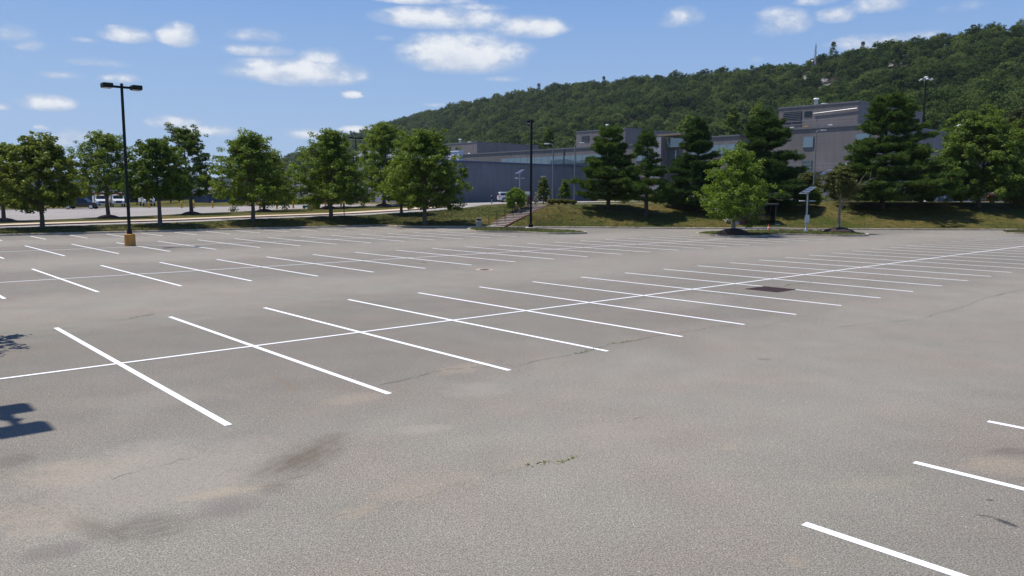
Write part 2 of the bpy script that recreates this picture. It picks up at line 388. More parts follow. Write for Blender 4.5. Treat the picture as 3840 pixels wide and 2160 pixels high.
for t in (.01, .03, .06, .1, .15, .21, .28, .36, .46, .58, .72, .86, 1.):
    row = []
    for c, f in zip(CR, FR):
        x, y = c[0]+(f[0]-c[0])*t, c[1]+(f[1]-c[1])*t
        row.append((x, y, plateau(x, y)))
    rows.append(row)
SA = np.array([-1.55, 82.75]); SB = np.array([2.95, 87.1])      # foot and head of the stairs
def stair_fit(p):
    d = SB-SA; L = np.linalg.norm(d); d = d/L; q = np.array(p[:2])-SA; s = q@d; e = q@np.array([-d[1], d[0]])     # e > 0: left of the climber
    if s < -.8 or s > L+2: return p
    z = .15+2.15*min(1, max(0, s/L)); w = (1-sst((abs(e)-1.3)/(4.5 if e < 0 else 3.0)))*sst((s+.8)/1.0)*(1-sst((s-L-.5)/1.5))
    z += -.35 if abs(e) < 1.3 else .02
    return (p[0], p[1], p[2]*(1-w)+z*w)
rows = [rows[0]]+[[stair_fit(p) for p in r] for r in rows[1:]]
nc = len(KR); tv = [p for r in rows for p in r]; tf = []
for i in range(len(rows)-1):
    for j in range(nc-1): tf.append((i*nc+j, i*nc+j+1, (i+1)*nc+j+1, (i+1)*nc+j))
structure(MB().add(tv, tf, 'bank_grass').build('grass_bank', smooth=True))
BV = BVHTree.FromPolygons([Vector(p) for p in tv], tf)
def G(x, y):
    h = BV.ray_cast(Vector((x, y, 50)), Vector((0, 0, -1)))
    return h[0].z if h[0] is not None else 0.0
def hit(px, py):
    d = ray(px, py); h = BV.ray_cast(Vector(EYE), Vector(d).normalized())
    if h[0] is not None: return np.array(h[0])
    return gz(px, py, 2.3) if d[2] < 0 else onY(px, py, 100)
big = MB(); big.box(-3500, 3500, -300, 6000, -2.0, -.35, 'forest_floor'); structure(big.build('ground'))
lot = MB(); lot.box(-130, 160, -45, 105, -.3, 0, 'lot_asphalt'); lot = structure(lot.build('parking_lot'))

def strip(name, line, half, mat, dz, n=4, kind='structure'):
    """a ribbon following the land along a 2-D polyline"""
    pts = []
    for i in range(len(line)-1):
        L = math.dist(line[i], line[i+1]); k = max(1, int(L/2.0))
        for j in range(k): t = j/k; pts.append((line[i][0]*(1-t)+line[i+1][0]*t, line[i][1]*(1-t)+line[i+1][1]*t))
    pts.append(line[-1]); vs = []; fs = []
    for i, p in enumerate(pts):
        a, b = pts[max(0, i-1)], pts[min(len(pts)-1, i+1)]; d = Vector((b[0]-a[0], b[1]-a[1])).normalized(); nn = Vector((-d.y, d.x))
        h = half if isinstance(half, (int, float)) else half[0]+(half[1]-half[0])*i/(len(pts)-1)
        for k in range(n+1):
            o = (k/n*2-1)*h; x, y = p[0]+nn.x*o, p[1]+nn.y*o; vs.append((x, y, G(x, y)+dz))
    for i in range(len(pts)-1):
        for k in range(n): q = i*(n+1)+k; fs.append((q+1, q, q+n+1, q+n+2))
    o = MB().add(vs, fs, mat).build(name, smooth=True); structure(o); return o
def ribbon(name, line, w, h0, h1, mat, closed=False, zf=None):
    """a kerb: a low wall along a 2-D polyline, top h1 above the land"""
    N = len(line); vs, fs = [], []
    for i, p in enumerate(line):
        if closed: a, b = line[i-1], line[(i+1) % N]
        else: a, b = line[max(0, i-1)], line[min(N-1, i+1)]
        d = Vector((b[0]-a[0], b[1]-a[1])).normalized(); nn = Vector((-d.y, d.x)); z = zf(p) if zf else 0
        for o, zz in ((-w/2, h0), (-w/2, h1-.03), (-w/2+.03, h1), (w/2, h1), (w/2, h0)): vs.append((p[0]+nn.x*o, p[1]+nn.y*o, z+zz))
    for i in range(N if closed else N-1):
        j = (i+1) % N
        for k in range(4): fs.append((i*5+k, j*5+k, j*5+k+1, i*5+k+1))
    return structure(MB().add(vs, fs, mat).build(name))
kerbline = KR[NSEG*1:]
ribbon('kerb', [(p[0], p[1]) for p in KR[::1]], .18, -.1, .15, 'kerb_concrete')
# drive, far kerb, walk and the far lot beyond the second verge
drive_line = [w2(-60, -79.9), w2(20, -79.9), w2(57, -79.9), w2(63, -80.5), w2(70, -83)]
strip('driveway', drive_line, 1.9, 'road_asphalt', .035)
apron = strip('driveway', [w2(66, -86.5), w2(78, -87), w2(100, -86)], 8.0, 'road_asphalt', .055)
ribbon('kerb', [w2(u, -81.95) for u in range(-60, 62, 2)]+[w2(62.5, -82.3), w2(63.5, -83.2), w2(63.6, -84.6)], .25, -.1, .15, 'dark_kerb', zf=lambda p: G(*p))
strip('footpath', [w2(-60, -83.9), w2(20, -83.9), w2(57, -84), w2(61.5, -84.2)], 1.75, 'tan_concrete', .14)
# far lot
fl = MB(); vs, fs = [], []
NEAR = [(-60, -93.5), (0, -93.5), (14, -94.4), (24.6, -98.5), (35.3, -101.9), (49.3, -107), (56.4, -104.0), (63, -95)]
near = resample([w2(*q) for q in NEAR]); FARL = [(-60, -150), (0, -152), (25, -152), (36, -150), (46, -140), (57, -124), (61, -116), (66, -100)]
farl = resample([w2(*q) for q in FARL])
for a, b in zip(near, farl):
    for k in range(7): t = k/6; x, y = a[0]*(1-t)+b[0]*t, a[1]*(1-t)+b[1]*t; vs.append((x, y, G(x, y)+.045))
for i in range(len(near)-1):
    for k in range(6): q = i*7+k; fs.append((q, q+1, q+8, q+7))
structure(fl.add(vs, fs, 'pale_asphalt').build('far_parking_lot', smooth=True))
ribbon('kerb', farl, .2, -.1, .16, 'kerb_concrete', zf=lambda p: G(*p))
strip('footpath', [(7, 98.3), (20, 98.3), (38, 99.5)], .9, 'concrete', .03)
strip('footpath', [(59.5, 107), (63, 100.5), (66, 98)], 1.6, 'concrete', .03)

# islands with kerbs
def island(px_pts, name_mat='island_grass'):
    P = [tuple(gz(*q)[:2]) for q in px_pts]
    return island_xy(P, name_mat)
def island_xy(P, mat='island_grass'):
    # closed Catmull-Rom through the control points
    N = len(P); line = []
    for i in range(N):
        p0, p1, p2, p3 = [np.array(P[(i+k) % N]) for k in (-1, 0, 1, 2)]
        for t in np.linspace(0, 1, 7)[:-1]:
            line.append(tuple(.5*((2*p1)+(-p0+p2)*t+(2*p0-5*p1+4*p2-p3)*t*t+(-p0+3*p1-3*p2+p3)*t**3)))
    if sum(line[i-1][0]*line[i][1]-line[i][0]*line[i-1][1] for i in range(len(line))) < 0: line.reverse()
    c = np.mean(line, 0); vs = [(c[0], c[1], .2)]; fs = []; n = len(line)
    for k, (s_, z) in enumerate(((.5, .2), (.85, .17), (.985, .13))):
        for p in line: vs.append((c[0]+(p[0]-c[0])*s_, c[1]+(p[1]-c[1])*s_, z))
    for j in range(n):
        fs.append((0, 1+j, 1+(j+1) % n))
        for k in range(2): fs.append((1+k*n+j, 1+(k+1)*n+j, 1+(k+1)*n+(j+1) % n, 1+k*n+(j+1) % n))
    structure(MB().add(vs, fs, mat).build('grass_island', smooth=True))
    ribbon('kerb', line[::-1], .16, -.05, .15, 'kerb_concrete', closed=True)
island([(1178, 578), (1195, 583), (1240, 585), (1300, 585.5), (1395, 589.5), (1468, 588), (1462, 584.5), (1400, 581), (1330, 577.5), (1250, 575), (1200, 575.5)])
island([(1757, 588), (1765, 592), (1850, 596), (1900, 597), (1960, 592.5), (2020, 592), (2120, 595), (2178, 594), (2172, 590), (2100, 584.5), (2000, 581.5), (1900, 581.5), (1800, 584)])
island([(2525, 585), (2535, 588), (2600, 590), (2680, 589), (2660, 583), (2560, 581.5)])

# painted stall lines: one sheet of markings on the lot
S = 2.74
marks = MB()
def line_uv(u0, v0, u1, v1, w=.105):
    a = np.array(w2(u0, v0)); b = np.array(w2(u1, v1)); d = (b-a)/np.linalg.norm(b-a); n_ = np.array([-d[1], d[0]])*w/2
    marks.add([(*(a+n_), .004), (*(a-n_), .004), (*(b-n_), .004), (*(b+n_), .004)], [(0, 1, 2, 3)], 'line_paint')
rng = random.Random(4)
def row(u0, vc, L, i0, i1, clip=None):
    for i in range(i0, i1):
        j = rng.uniform(-.05, .05); line_uv(u0+i*S+j, vc-L, u0+i*S+j+rng.uniform(-.03, .03), vc+L, .115)
row(4.31, -16.46, 5.5, 0, 27); row(7.04, -34.58, 5.43, -4, 20); row(9.88, -52.72, 5.4, -3, 13)
for i in range(-2, 13): line_uv(9.76+i*S, -65.45, 9.76+i*S, -70.9 if i not in (11, 12) else -70.2, .11)
row(7.39, 1.8, 5.5, 0, 3)
for (a, b, vc) in ((-5, 75, -16.46), (-5, 57, -34.58), (0, 43.0, -52.72)):
    P0 = a
    while P0 < b: line_uv_z = None; P0 += 30
def long_line(u0, u1, vc, w=.1):
    a = np.array(w2(u0, vc)); b = np.array(w2(u1, vc)); d = (b-a)/np.linalg.norm(b-a); n_ = np.array([-d[1], d[0]])*w/2
    marks.add([(*(a+n_), .0075), (*(a-n_), .0075), (*(b-n_), .0075), (*(b+n_), .0075)], [(0, 1, 2, 3)], 'line_paint')
long_line(-4, 73.5, -16.46); long_line(-5, 54.4, -34.58); long_line(0, 42.8, -52.72)
mk = marks.build('parking_lines', parent=lot)

# cracks in the asphalt with weeds growing in them
plain('crack', (.07, .063, .055), .95, var=.3)
def crack(pts, w, seed):
    r = random.Random(seed); P = [gz(*q)[:2] for q in pts]; cen = []
    for i in range(len(P)-1):
        L = np.linalg.norm(P[i+1]-P[i]); k = max(2, int(L/.12)); off = 0
        for j in range(k):
            t = j/k; p = P[i]*(1-t)+P[i+1]*t; off = off*.8+r.uniform(-.05, .05); d = (P[i+1]-P[i])/L
            cen.append((p+np.array([-d[1], d[0]])*off, d))
    vs, fs = [], []
    for i, (p, d) in enumerate(cen):
        ww = w*r.uniform(.1, 1.1)*.36; n_ = np.array([-d[1], d[0]])*ww; vs += [(*(p+n_), .003), (*(p-n_), .003)]
        if i and r.random() > .06: fs.append((2*i-2, 2*i-1, 2*i+1, 2*i))
    return vs, fs, cen
ck = MB(); weeds = []
CR_ = [([(960, 970), (1120, 930), (1290, 922), (1450, 890), (1530, 868), (1720, 835), (1830, 820), (1880, 812)], .028), ([(1250, 905), (1290, 922), (1340, 950)], .018), ([(2080, 828), (2180, 815), (2330, 800), (2420, 775), (2480, 750), (2576, 726)], .03),
       ([(0, 838), (130, 832), (230, 815), (400, 790)], .022), ([(1180, 712), (1330, 716), (1560, 735)], .018), ([(1090, 665), (1160, 675), (1300, 690), (1560, 664)], .015), ([(830, 1310), (950, 1275), (1100, 1240), (1230, 1195), (1400, 1160), (1560, 1145)], .005),
       ([(1530, 1065), (1600, 1052), (1640, 1045)], .014), ([(280, 1205), (400, 1170), (520, 1140)], .016), ([(2180, 762), (2280, 768), (2460, 770)], .02), ([(1880, 742), (1990, 715), (2130, 702), (2220, 692)], .016), ([(2130, 720), (2300, 722), (2500, 742)], .016),
       ([(1900, 825), (2000, 800), (2100, 775)], .016), ([(380, 675), (420, 693), (520, 702)], .012), ([(2300, 625), (2420, 612), (2520, 606)], .02), ([(1750, 614), (1860, 604)], .016), ([(1040, 645), (1080, 668), (1300, 640)], .014), ([(2330, 872), (2500, 840)], .012)]
WEED = {0, 2, 3, 6, 7, 9, 10, 11, 8, 16}
for i, (pts, w) in enumerate(CR_):
    vs, fs, cen = crack(pts, w, i); ck.add(vs, fs, 'crack')
    if i in WEED:
        r = random.Random(90+i); dens = .16 if i != 8 else .02; k = 0
        while k < len(cen):
            if r.random() < .05:
                for q in range(r.randint(3, 9)):
                    if k+q < len(cen): weeds.append(cen[min(len(cen)-1, k+q)][0]+np.array([r.uniform(-.03, .03), r.uniform(-.03, .03)]))
            k += 3
ck.build('asphalt_cracks', parent=lot)
R = np.random.default_rng(5)
plain('weed', (.16, .17, .04), .9, var=.4)
wv = []
for p in weeds:
    for k in range(7):
        a = R.uniform(0, 2*PI); L = R.uniform(.02, .06); h = R.uniform(.008, .03); c, s_ = math.cos(a), math.sin(a); q = p+R.normal(0, .035, 2)
        wv += [(q[0]-s_*.012, q[1]+c*.012, .003), (q[0]+s_*.012, q[1]-c*.012, .003), (q[0]+c*L, q[1]+s_*L, h)]
tag(quads_mesh('weeds', np.array(wv), 'weed', nv=3), 'short olive weeds growing along the cracks in the asphalt', 'weeds', kind='stuff')

# ------------------------------------------------------------------ sky, sun, camera
SUN_EL = math.radians(68.0); sd = Vector((-.954, .30)).normalized()
SUN = Vector((sd.x*math.cos(SUN_EL), sd.y*math.cos(SUN_EL), math.sin(SUN_EL)))
sl = bpy.data.lights.new('sun', 'SUN'); sl.energy = 3.9; sl.angle = math.radians(.53); sl.color = (1, .955, .89)
so = bpy.data.objects.new('sun', sl); C.objects.link(so); so.rotation_euler = (-SUN).to_track_quat('-Z', 'Y').to_euler()
cam = bpy.data.cameras.new('camera'); co = bpy.data.objects.new('camera', cam); C.objects.link(co)
cam.lens = 36*FPX/3840; cam.sensor_width = 36; cam.clip_start = .1; cam.clip_end = 12000
co.matrix_world = Matrix(((RT[0], UP[0], -_F[0], 0), (RT[1], UP[1], -_F[1], 0), (RT[2], UP[2], -_F[2], CAMH), (0, 0, 0, 1)))
sc = bpy.context.scene; sc.camera = co
sc.view_settings.view_transform = 'Standard'; sc.view_settings.look = 'None'; sc.view_settings.exposure = .4; sc.view_settings.gamma = 1
sc.cycles.use_denoising = True; sc.cycles.max_bounces = 6; sc.cycles.diffuse_bounces = 3; sc.cycles.transmission_bounces = 3; sc.cycles.glossy_bounces = 3; sc.cycles.transparent_max_bounces = 4
w = bpy.data.worlds.new('World'); sc.world = w; w.use_nodes = True; n = w.node_tree.nodes; l = w.node_tree.links
bg = n['Background']
sky = n.new('ShaderNodeTexSky'); sky.sky_type = 'NISHITA'; sky.sun_disc = False; sky.sun_elevation = SUN_EL; sky.sun_rotation = math.atan2(SUN.x, SUN.y)
sky.altitude = 0; sky.air_density = 1.0; sky.dust_density = .0; sky.ozone_density = 1.0
tc = n.new('ShaderNodeTexCoord'); D = tc.outputs['Generated']
sx = n.new('ShaderNodeSeparateXYZ'); l.new(D, sx.inputs[0])
AZ = math_(n, l, 'ARCTAN2', sx.outputs[0], sx.outputs[1]); EL = math_(n, l, 'ARCSINE', sx.outputs[2])
CLOUDS = [(1130, 50, 160, 30, 1.), (1330, 72, 95, 30, .95), (1190, 20, 90, 12, .5), (1170, 140, 150, 56, 1.05), (1290, 128, 60, 22, .7), (760, 185, 150, 40, 1.05), (805, 150, 55, 34, .8), (640, 185, 80, 20, .6), (650, 92, 72, 22, .75), (660, 130, 85, 18, .85),
          (455, 92, 48, 34, .95), (420, 80, 30, 18, .7), (322, 90, 66, 24, .95), (130, 262, 82, 24, .8), (75, 115, 40, 18, .6), (25, 85, 50, 32, .6), (140, 188, 68, 14, .6), (290, 196, 58, 16, .85), (440, 310, 70, 20, .65), (530, 330, 95, 18, .7), (210, 345, 80, 24, .75), (160, 355, 60, 20, .5),
          (762, 338, 50, 18, .85), (897, 240, 30, 11, .85), (905, 328, 48, 12, .75), (1078, 264, 36, 7, .6), (1705, 45, 62, 30, .62), (1965, 60, 78, 40, .75), (2215, 12, 80, 26, .75), (2110, 40, 45, 22, .6), (2060, 3, 50, 14, .5), (2190, 108, 110, 26, .75), (2320, 90, 60, 16, .45),
          (1085, 2, 110, 14, .7), (250, 160, 95, 14, .45), (1270, 200, 42, 9, .4), (1888, 150, 26, 12, .45), (10, 270, 26, 11, .7), (110, 322, 26, 8, .5), (215, 102, 36, 8, .4), (970, 97, 26, 8, .35), (2420, 20, 90, 20, .35)]
M_ = None; SH = None
nz = noise(n, l, 11, 7, .6, vscale(n, l, D, (1, 1, 1.9))); nz2 = noise(n, l, 30, 6, .62, vscale(n, l, D, (1, 1, 1.6)))
wx = math_(n, l, 'MULTIPLY_ADD', nz, .05, -.025)
AZw = math_(n, l, 'ADD', AZ, wx)
for (px, py, hw, hh, amp) in CLOUDS:
    amp = amp+.14 if amp < .7 else amp
    d = ray(px, py); a0 = math.atan2(d[0], d[1]); e0 = math.asin(d[2]/np.linalg.norm(d)); k = 1.490683/FPX; ca = math.cos(a0)
    ra, re = hw*k*ca*ca*1.03, hh*k*ca*.97
    X = math_(n, l, 'MULTIPLY_ADD', AZw, 1/ra, -a0/ra); Y = math_(n, l, 'MULTIPLY_ADD', EL, 1/re, -e0/re)
    Y = math_(n, l, 'MAXIMUM', math_(n, l, 'MULTIPLY', Y, -1.35), Y)
    q = math_(n, l, 'MULTIPLY_ADD', X, X, math_(n, l, 'MULTIPLY', Y, Y))
    m_ = math_(n, l, 'MULTIPLY_ADD', q, -amp*.62, amp)
    yc = math_(n, l, 'MULTIPLY_ADD', EL, 1/re, -e0/re)
    SH = yc if SH is None else math_(n, l, 'ADD', SH, math_(n, l, 'MULTIPLY', math_(n, l, 'GREATER_THAN', m_, M_), math_(n, l, 'SUBTRACT', yc, SH)))
    M_ = m_ if M_ is None else math_(n, l, 'SMOOTH_MAX', M_, m_, .12)
# cloud field for the part of the sky the photograph does not show
away = mapr(n, l, math_(n, l, 'ABSOLUTE', AZ), .75, 1.0); hi = mapr(n, l, EL, .42, .6)
fld = mapr(n, l, noise(n, l, 3.2, 4, .5, vscale(n, l, D, (1, 1, 2.2))), .5, .72, -.3, 1.0)
M_ = math_(n, l, 'MAXIMUM', M_, math_(n, l, 'MULTIPLY', fld, math_(n, l, 'MAXIMUM', away, hi)))
dens = math_(n, l, 'ADD', M_, math_(n, l, 'MULTIPLY_ADD', nz, 1.7, -.9)); dens = math_(n, l, 'ADD', dens, math_(n, l, 'MULTIPLY_ADD', nz2, 1.1, -.55))
cov = mapr(n, l, dens, .0, 1.0); cov = math_(n, l, 'MULTIPLY', cov, mapr(n, l, M_, .05, .35))
core = mapr(n, l, math_(n, l, 'ADD', dens, math_(n, l, 'MULTIPLY_ADD', nz2, 1.2, -.6)), .3, 1.1)
core = math_(n, l, 'MULTIPLY', core, mapr(n, l, math_(n, l, 'ADD', SH, math_(n, l, 'MULTIPLY_ADD', nz2, 1.6, -.8)), -.8, .35, .1, 1.))
ccol = mixc(n, l, core, (4.5, 5.1, 6.2), (7.6, 7.7, 7.85))
tint = n.new('ShaderNodeMix'); tint.data_type = 'RGBA'; tint.blend_type = 'MULTIPLY'; tint.inputs[0].default_value = 1; l.new(sky.outputs[0], tint.inputs[6]); tint.inputs[7].default_value = (1.0, 1.0, 1.0, 1)
gr = ramp(n, [(0., (2.8, 4.1, 6.3)), (.1, (1.65, 3.1, 6.05)), (.22, (.8, 2.0, 5.4)), (.38, (.5, 1.5, 4.7)), (.7, (.5, 1.4, 4.0)), (1., (.4, 1.1, 3.4))]); l.new(mapr(n, l, EL, 0, 1.2), gr.inputs[0])
base = mixc(n, l, .88, tint.outputs[2], gr.outputs[0])
l.new(mixc(n, l, math_(n, l, 'MULTIPLY', cov, .9), base, ccol), bg.inputs[0]); bg.inputs[1].default_value = .092
# ------------------------------------------------------------------ buildings
def wallquad(mb, pts, mat, th=None): mb.poly(pts, mat)
def uvbox(name, u0, u1, v0, v1, z0, z1, mat, parent): return MB().boxuv(u0, u1, v0, v1, z0, z1, mat).build(name, parent)
def vpx(px, u): return UV(onu(px, 480, u))[1]       # v of a picture column on the plane u
def upx(px, v): return UV(onv(px, 480, v))[0]
def face_panel(name, parent, u, va, vb, z0, z1, mat, proud=.02, th=.06):
    a, b = min(va, vb), max(va, vb); return uvbox(name, u-proud, u+th, a, b, z0, z1, mat, parent)
# -- the long low wing with the blank blue wall
bb = thing('office_building', 'low flat roofed building with a long blank blue grey wall behind the white car', 'building', W(90, -110, 0))
def under(o): o.location = (-o.parent.location.x, -o.parent.location.y, -o.parent.location.z); return o
def P_(o): return under(o)
P_(uvbox('wall', 74.2, 106, -172, -98, .2, 8.55, 'blue_cladding', bb))
P_(uvbox('parapet', 74.0, 106.2, -172.2, -97.8, 8.55, 8.8, 'steel_blue_band', bb))
P_(uvbox('end_wall', 74.05, 74.2, -171.8, -98.2, .2, 8.5, 'sunlit_grey_wall', bb))  # sheet over the lit end, painted paler than the shaded long wall
for px in (872, 893, 909, 921, 938):
    v = vpx(px, 74); P_(uvbox('wall_recess', 73.98, 74.06, v-.55, v+.55, .3, 7.4, 'dark_cladding', bb))
for px, z0, z1 in ((915, 4.2, 5.0), (947, 4.3, 4.8)):
    v = vpx(px, 74); P_(uvbox('wall_lamp', 73.8, 74.0, v-.3, v+.3, z0, z1, 'white_metal', bb))
v = vpx(1042, 74); P_(MB().boxuv(73.0, 73.95, v-1.2, v+1.2, 1.4, 3.6, 'white_metal').build('air_handler', bb))
u = upx(1361, -98); P_(MB().boxuv(u-.35, u+.35, -97.9, -97.3, 6.5, 6.75, 'white_metal').build('wall_lamp', bb))
P_(uvbox('wall', 106.05, 110, -118, -99.5, 1.5, 8.5, 'grey_cladding', bb))
P_(uvbox('doorway', 109, 110.02, -103.5, -99.3, 2.0, 5.4, 'dark_cladding', bb)); P_(uvbox('door_canopy', 106.3, 110, -99.5, -97.2, 5.7, 5.95, 'white_metal', bb))
# -- pale block standing behind it
wb = thing('pale_block', 'pale ribbed metal block rising behind the tall maples', 'building', W(112, -120, 0))
P_(uvbox('wall', 100, 101, vpx(1010, 100), vpx(1155, 100), 2, 12.3, 'pale_cladding', wb)); P_(uvbox('parapet', 99.9, 101.1, vpx(1010, 100)-.1, vpx(1155, 100)+.1, 12.3, 12.5, 'white_metal', wb))
P_(uvbox('wall', 95, 99, vpx(893, 95), vpx(1010, 95), 2, 13.4, 'pale_cladding', wb))
# -- main grey complex: long wing, middle wing, tower
gb = thing('office_complex', 'large dark grey metal clad complex with ribbon windows and roof penthouses', 'building', W(140, -110, 0))
P_(uvbox('wall', 129, 190, -190, -85, 1.5, 13.9, 'grey_cladding', gb)); P_(uvbox('parapet', 128.85, 190.2, -190.2, -84.8, 13.9, 14.2, 'parapet_metal', gb))
def ribbon_window(name, u, pa, pb, z0, z1, n):
    va, vb = vpx(pa, u), vpx(pb, u); fr = P_(uvbox(name, u-.1, u+.05, min(va, vb)-.1, max(va, vb)+.1, z0-.1, z1+.1, 'parapet_metal', gb))
    for i in range(n):
        a = va+(vb-va)*i/n; b = va+(vb-va)*(i+1)/n; g = MB().boxuv(u-.14, u-.08, min(a, b)+.04, max(a, b)-.04, z0, z1, 'window_glass').build('pane', fr)
ribbon_window('window', 129, 1262, 1417, 10.6, 12.4, 9); ribbon_window('window', 129, 1420, 1530, 10.6, 12.4, 7); ribbon_window('window', 129, 1213, 1239, 10.6, 11.6, 2)
ribbon_window('window', 129, 1600, 1700, 10.6, 12.4, 6)
v = vpx(1553.6-.0, 129); v0 = vpx(1418, 129); P_(uvbox('downpipe', 128.8, 128.98, v0-.12, v0+.12, 3, 13.8, 'dark_cladding', gb))
def pent(name, u, pa, pb, depth, z0, z1, chim_px, extras=()):
    va, vb = vpx(pa, u), vpx(pb, u); o = P_(uvbox(name, u, u+depth, va, vb, z0, z1, 'grey_cladding', gb))
    c = MB().boxuv(u-.1, u+depth+.1, va-.1, vb+.1, z1, z1+.25, 'parapet_metal').build('parapet', o)
    vc = vpx(chim_px, u+2.5); X, Y, _ = W(u+2.5, vc); f = MB().tube([(X, Y, z1), (X, Y, z1+1.3)], .3, 'galvanised_steel', 12); f.tube([(X, Y, z1+1.3), (X, Y, z1+1.42), (X, Y, z1+1.6)], [.34, .5, .4], 'white_metal', 12); f.build('flue', o)
    vc = vpx(chim_px+26, u+3); X, Y, _ = W(u+3, vc); MB().box(X-.9, X+.9, Y-.5, Y+.5, z1+.25, z1+.6, 'white_metal', .06).build('roof_vent', o)
    for (ka, za, zb, w_, mat, nm) in extras:
        vk = va+(vb-va)*ka; g = MB().boxuv(u-.06, u+.05, vk-w_/2, vk+w_/2, za, zb, mat)
        if nm == 'louvre':
            k = za+.15
            while k < zb-.1: g.boxuv(u-.14, u-.05, vk-w_/2+.08, vk+w_/2-.08, k, k+.07, 'parapet_metal'); k += .3
        g.build(nm, o)
    return o
pent('penthouse', 140, 1117, 1200, 24, 13.9, 18.1, 1158, [(.14, 16.0, 17.3, 2.6, 'dark_glass', 'louvre'), (.4, 16.4, 17.2, 1.0, 'dark_glass', 'vent')])
pent('penthouse', 135, 1448, 1570, 30, 13.9, 18.1, 1525, [(.2, 16.0, 17.2, 2.4, 'dark_glass', 'louvre')])
# rooftop vents on the long wing
for px, d, q_ in ((1161, 5, .8), (1180, 5, .7), (1213, 4, .35), (1246, 3, .4)):
    vv = vpx(px, 129+d); X, Y, _ = W(129+d, vv); m = MB(); m.tube([(X, Y, 13.9), (X, Y, 13.9+.6*q_)], .25*q_, 'chrome', 10); m.lathe([(.3*q_, 13.9+.6*q_), (.6*q_, 13.9+.7*q_), (.6*q_, 13.9+1.05*q_), (.2*q_, 13.9+1.25*q_)], 'white_metal', 12, (X, Y)); P_(m.build('roof_vent', gb))
# middle wing and the raised lobby with its brown soffit
P_(uvbox('wall', 122, 140, vpx(1715, 122), vpx(1855, 122), 1.5, 13.9, 'grey_cladding', gb)); P_(uvbox('parapet', 121.85, 140, vpx(1715, 122)-.1, vpx(1855, 122)+.1, 13.9, 14.15, 'parapet_metal', gb))
ribbon_window('window', 122, 1730, 1846, 10.9, 12.5, 6)
P_(uvbox('lobby_wall', 126.5, 134, vpx(1632, 126.5), vpx(1660, 126.5), 2, 15.0, 'sunlit_grey_wall', gb))
P_(uvbox('lobby_roof', 124.5, 136, vpx(1660, 126), vpx(1720, 126), 15.0, 15.35, 'brown_soffit', gb)); P_(uvbox('lobby_glass', 128, 129, vpx(1662, 128), vpx(1712, 128), 13.0, 15.0, 'window_glass', gb))
# tower
TU = 124.0; tv0, tv1 = vpx(1935, TU), -53.0
P_(uvbox('wall', TU, 175, tv0, tv1, 1.5, 14.5, 'grey_cladding', gb)); P_(uvbox('parapet', TU-.15, 175.2, tv0-.15, tv1+.15, 14.5, 14.85, 'parapet_metal', gb))
o = pent('penthouse', 127.5, 1950, 2148, 26, 14.5, 18.6, 2042, [(.19, 16.0, 17.9, 3.4, 'dark_glass', 'louvre'), (.19, 14.6, 15.95, 3.4, 'dark_cladding', 'louvre_box'), (.39, 16.9, 17.8, 1.3, 'dark_glass', 'vent')])
va, vb = vpx(2038, 127.5), vpx(2145, 127.5); MB().tube([W(127.35, va, 17.35), W(127.35, vb, 17.65)], .055, 'galvanised_steel', 6).build('pipe', o)
def rail(u, pa, pb, z, h, parent, nm='roof_railing'):
    va, vb = vpx(pa, u), vpx(pb, u); m = MB(); k = max(2, int(abs(vb-va)/2.0))
    for hh in (h, h*.5): m.tube([W(u, va, z+hh), W(u, vb, z+hh)], .035, 'grey_pole_paint', 5)
    for i in range(k+1): v = va+(vb-va)*i/k; m.tube([W(u, v, z), W(u, v, z+h)], .035, 'grey_pole_paint', 5)
    return P_(m.build(nm, parent))
rail(TU+.4, 1955, 2142, 14.85, 1.1, gb)
for px in (1985, 2020, 2080): v = vpx(px, TU+.9); P_(MB().boxuv(TU+.8, TU+1.0, v-.35, v+.35, 14.9, 15.12, 'yellow_bollard' if px == 2020 else 'white_metal').build('roof_fitting', gb))
def win(u, pa, pb, z0, z1):
    a, b = vpx(pa, u), vpx(pb, u); f = P_(uvbox('window', u-.1, u+.06, a-.1, b+.1, z0-.1, z1+.1, 'parapet_metal', gb)); MB().boxuv(u-.15, u-.08, a, b, z0, z1, 'window_glass').build('pane', f)
for pa, pb in ((2016, 2040), (2146, 2180)): win(TU, pa, pb, 11.5, 13.2); win(TU, pa-1, pb-2, 7.6, 9.3)
P_(uvbox('wall', 113, TU, vpx(1958, 113), -50, 1.5, 7.0, 'grey_cladding', gb)); P_(uvbox('parapet', 112.85, TU, vpx(1958, 113)-.1, -49.9, 7.0, 7.25, 'parapet_metal', gb))
rail(113.3, 1965, 2180, 7.25, 1.0, gb)
for px, z in ((1965, 5.2), (2125, 7.9)): v = vpx(px, 112.7); P_(MB().boxuv(112.4, 112.9, v-.4, v+.4, z, z+.35, 'white_metal').build('wall_lamp', gb))
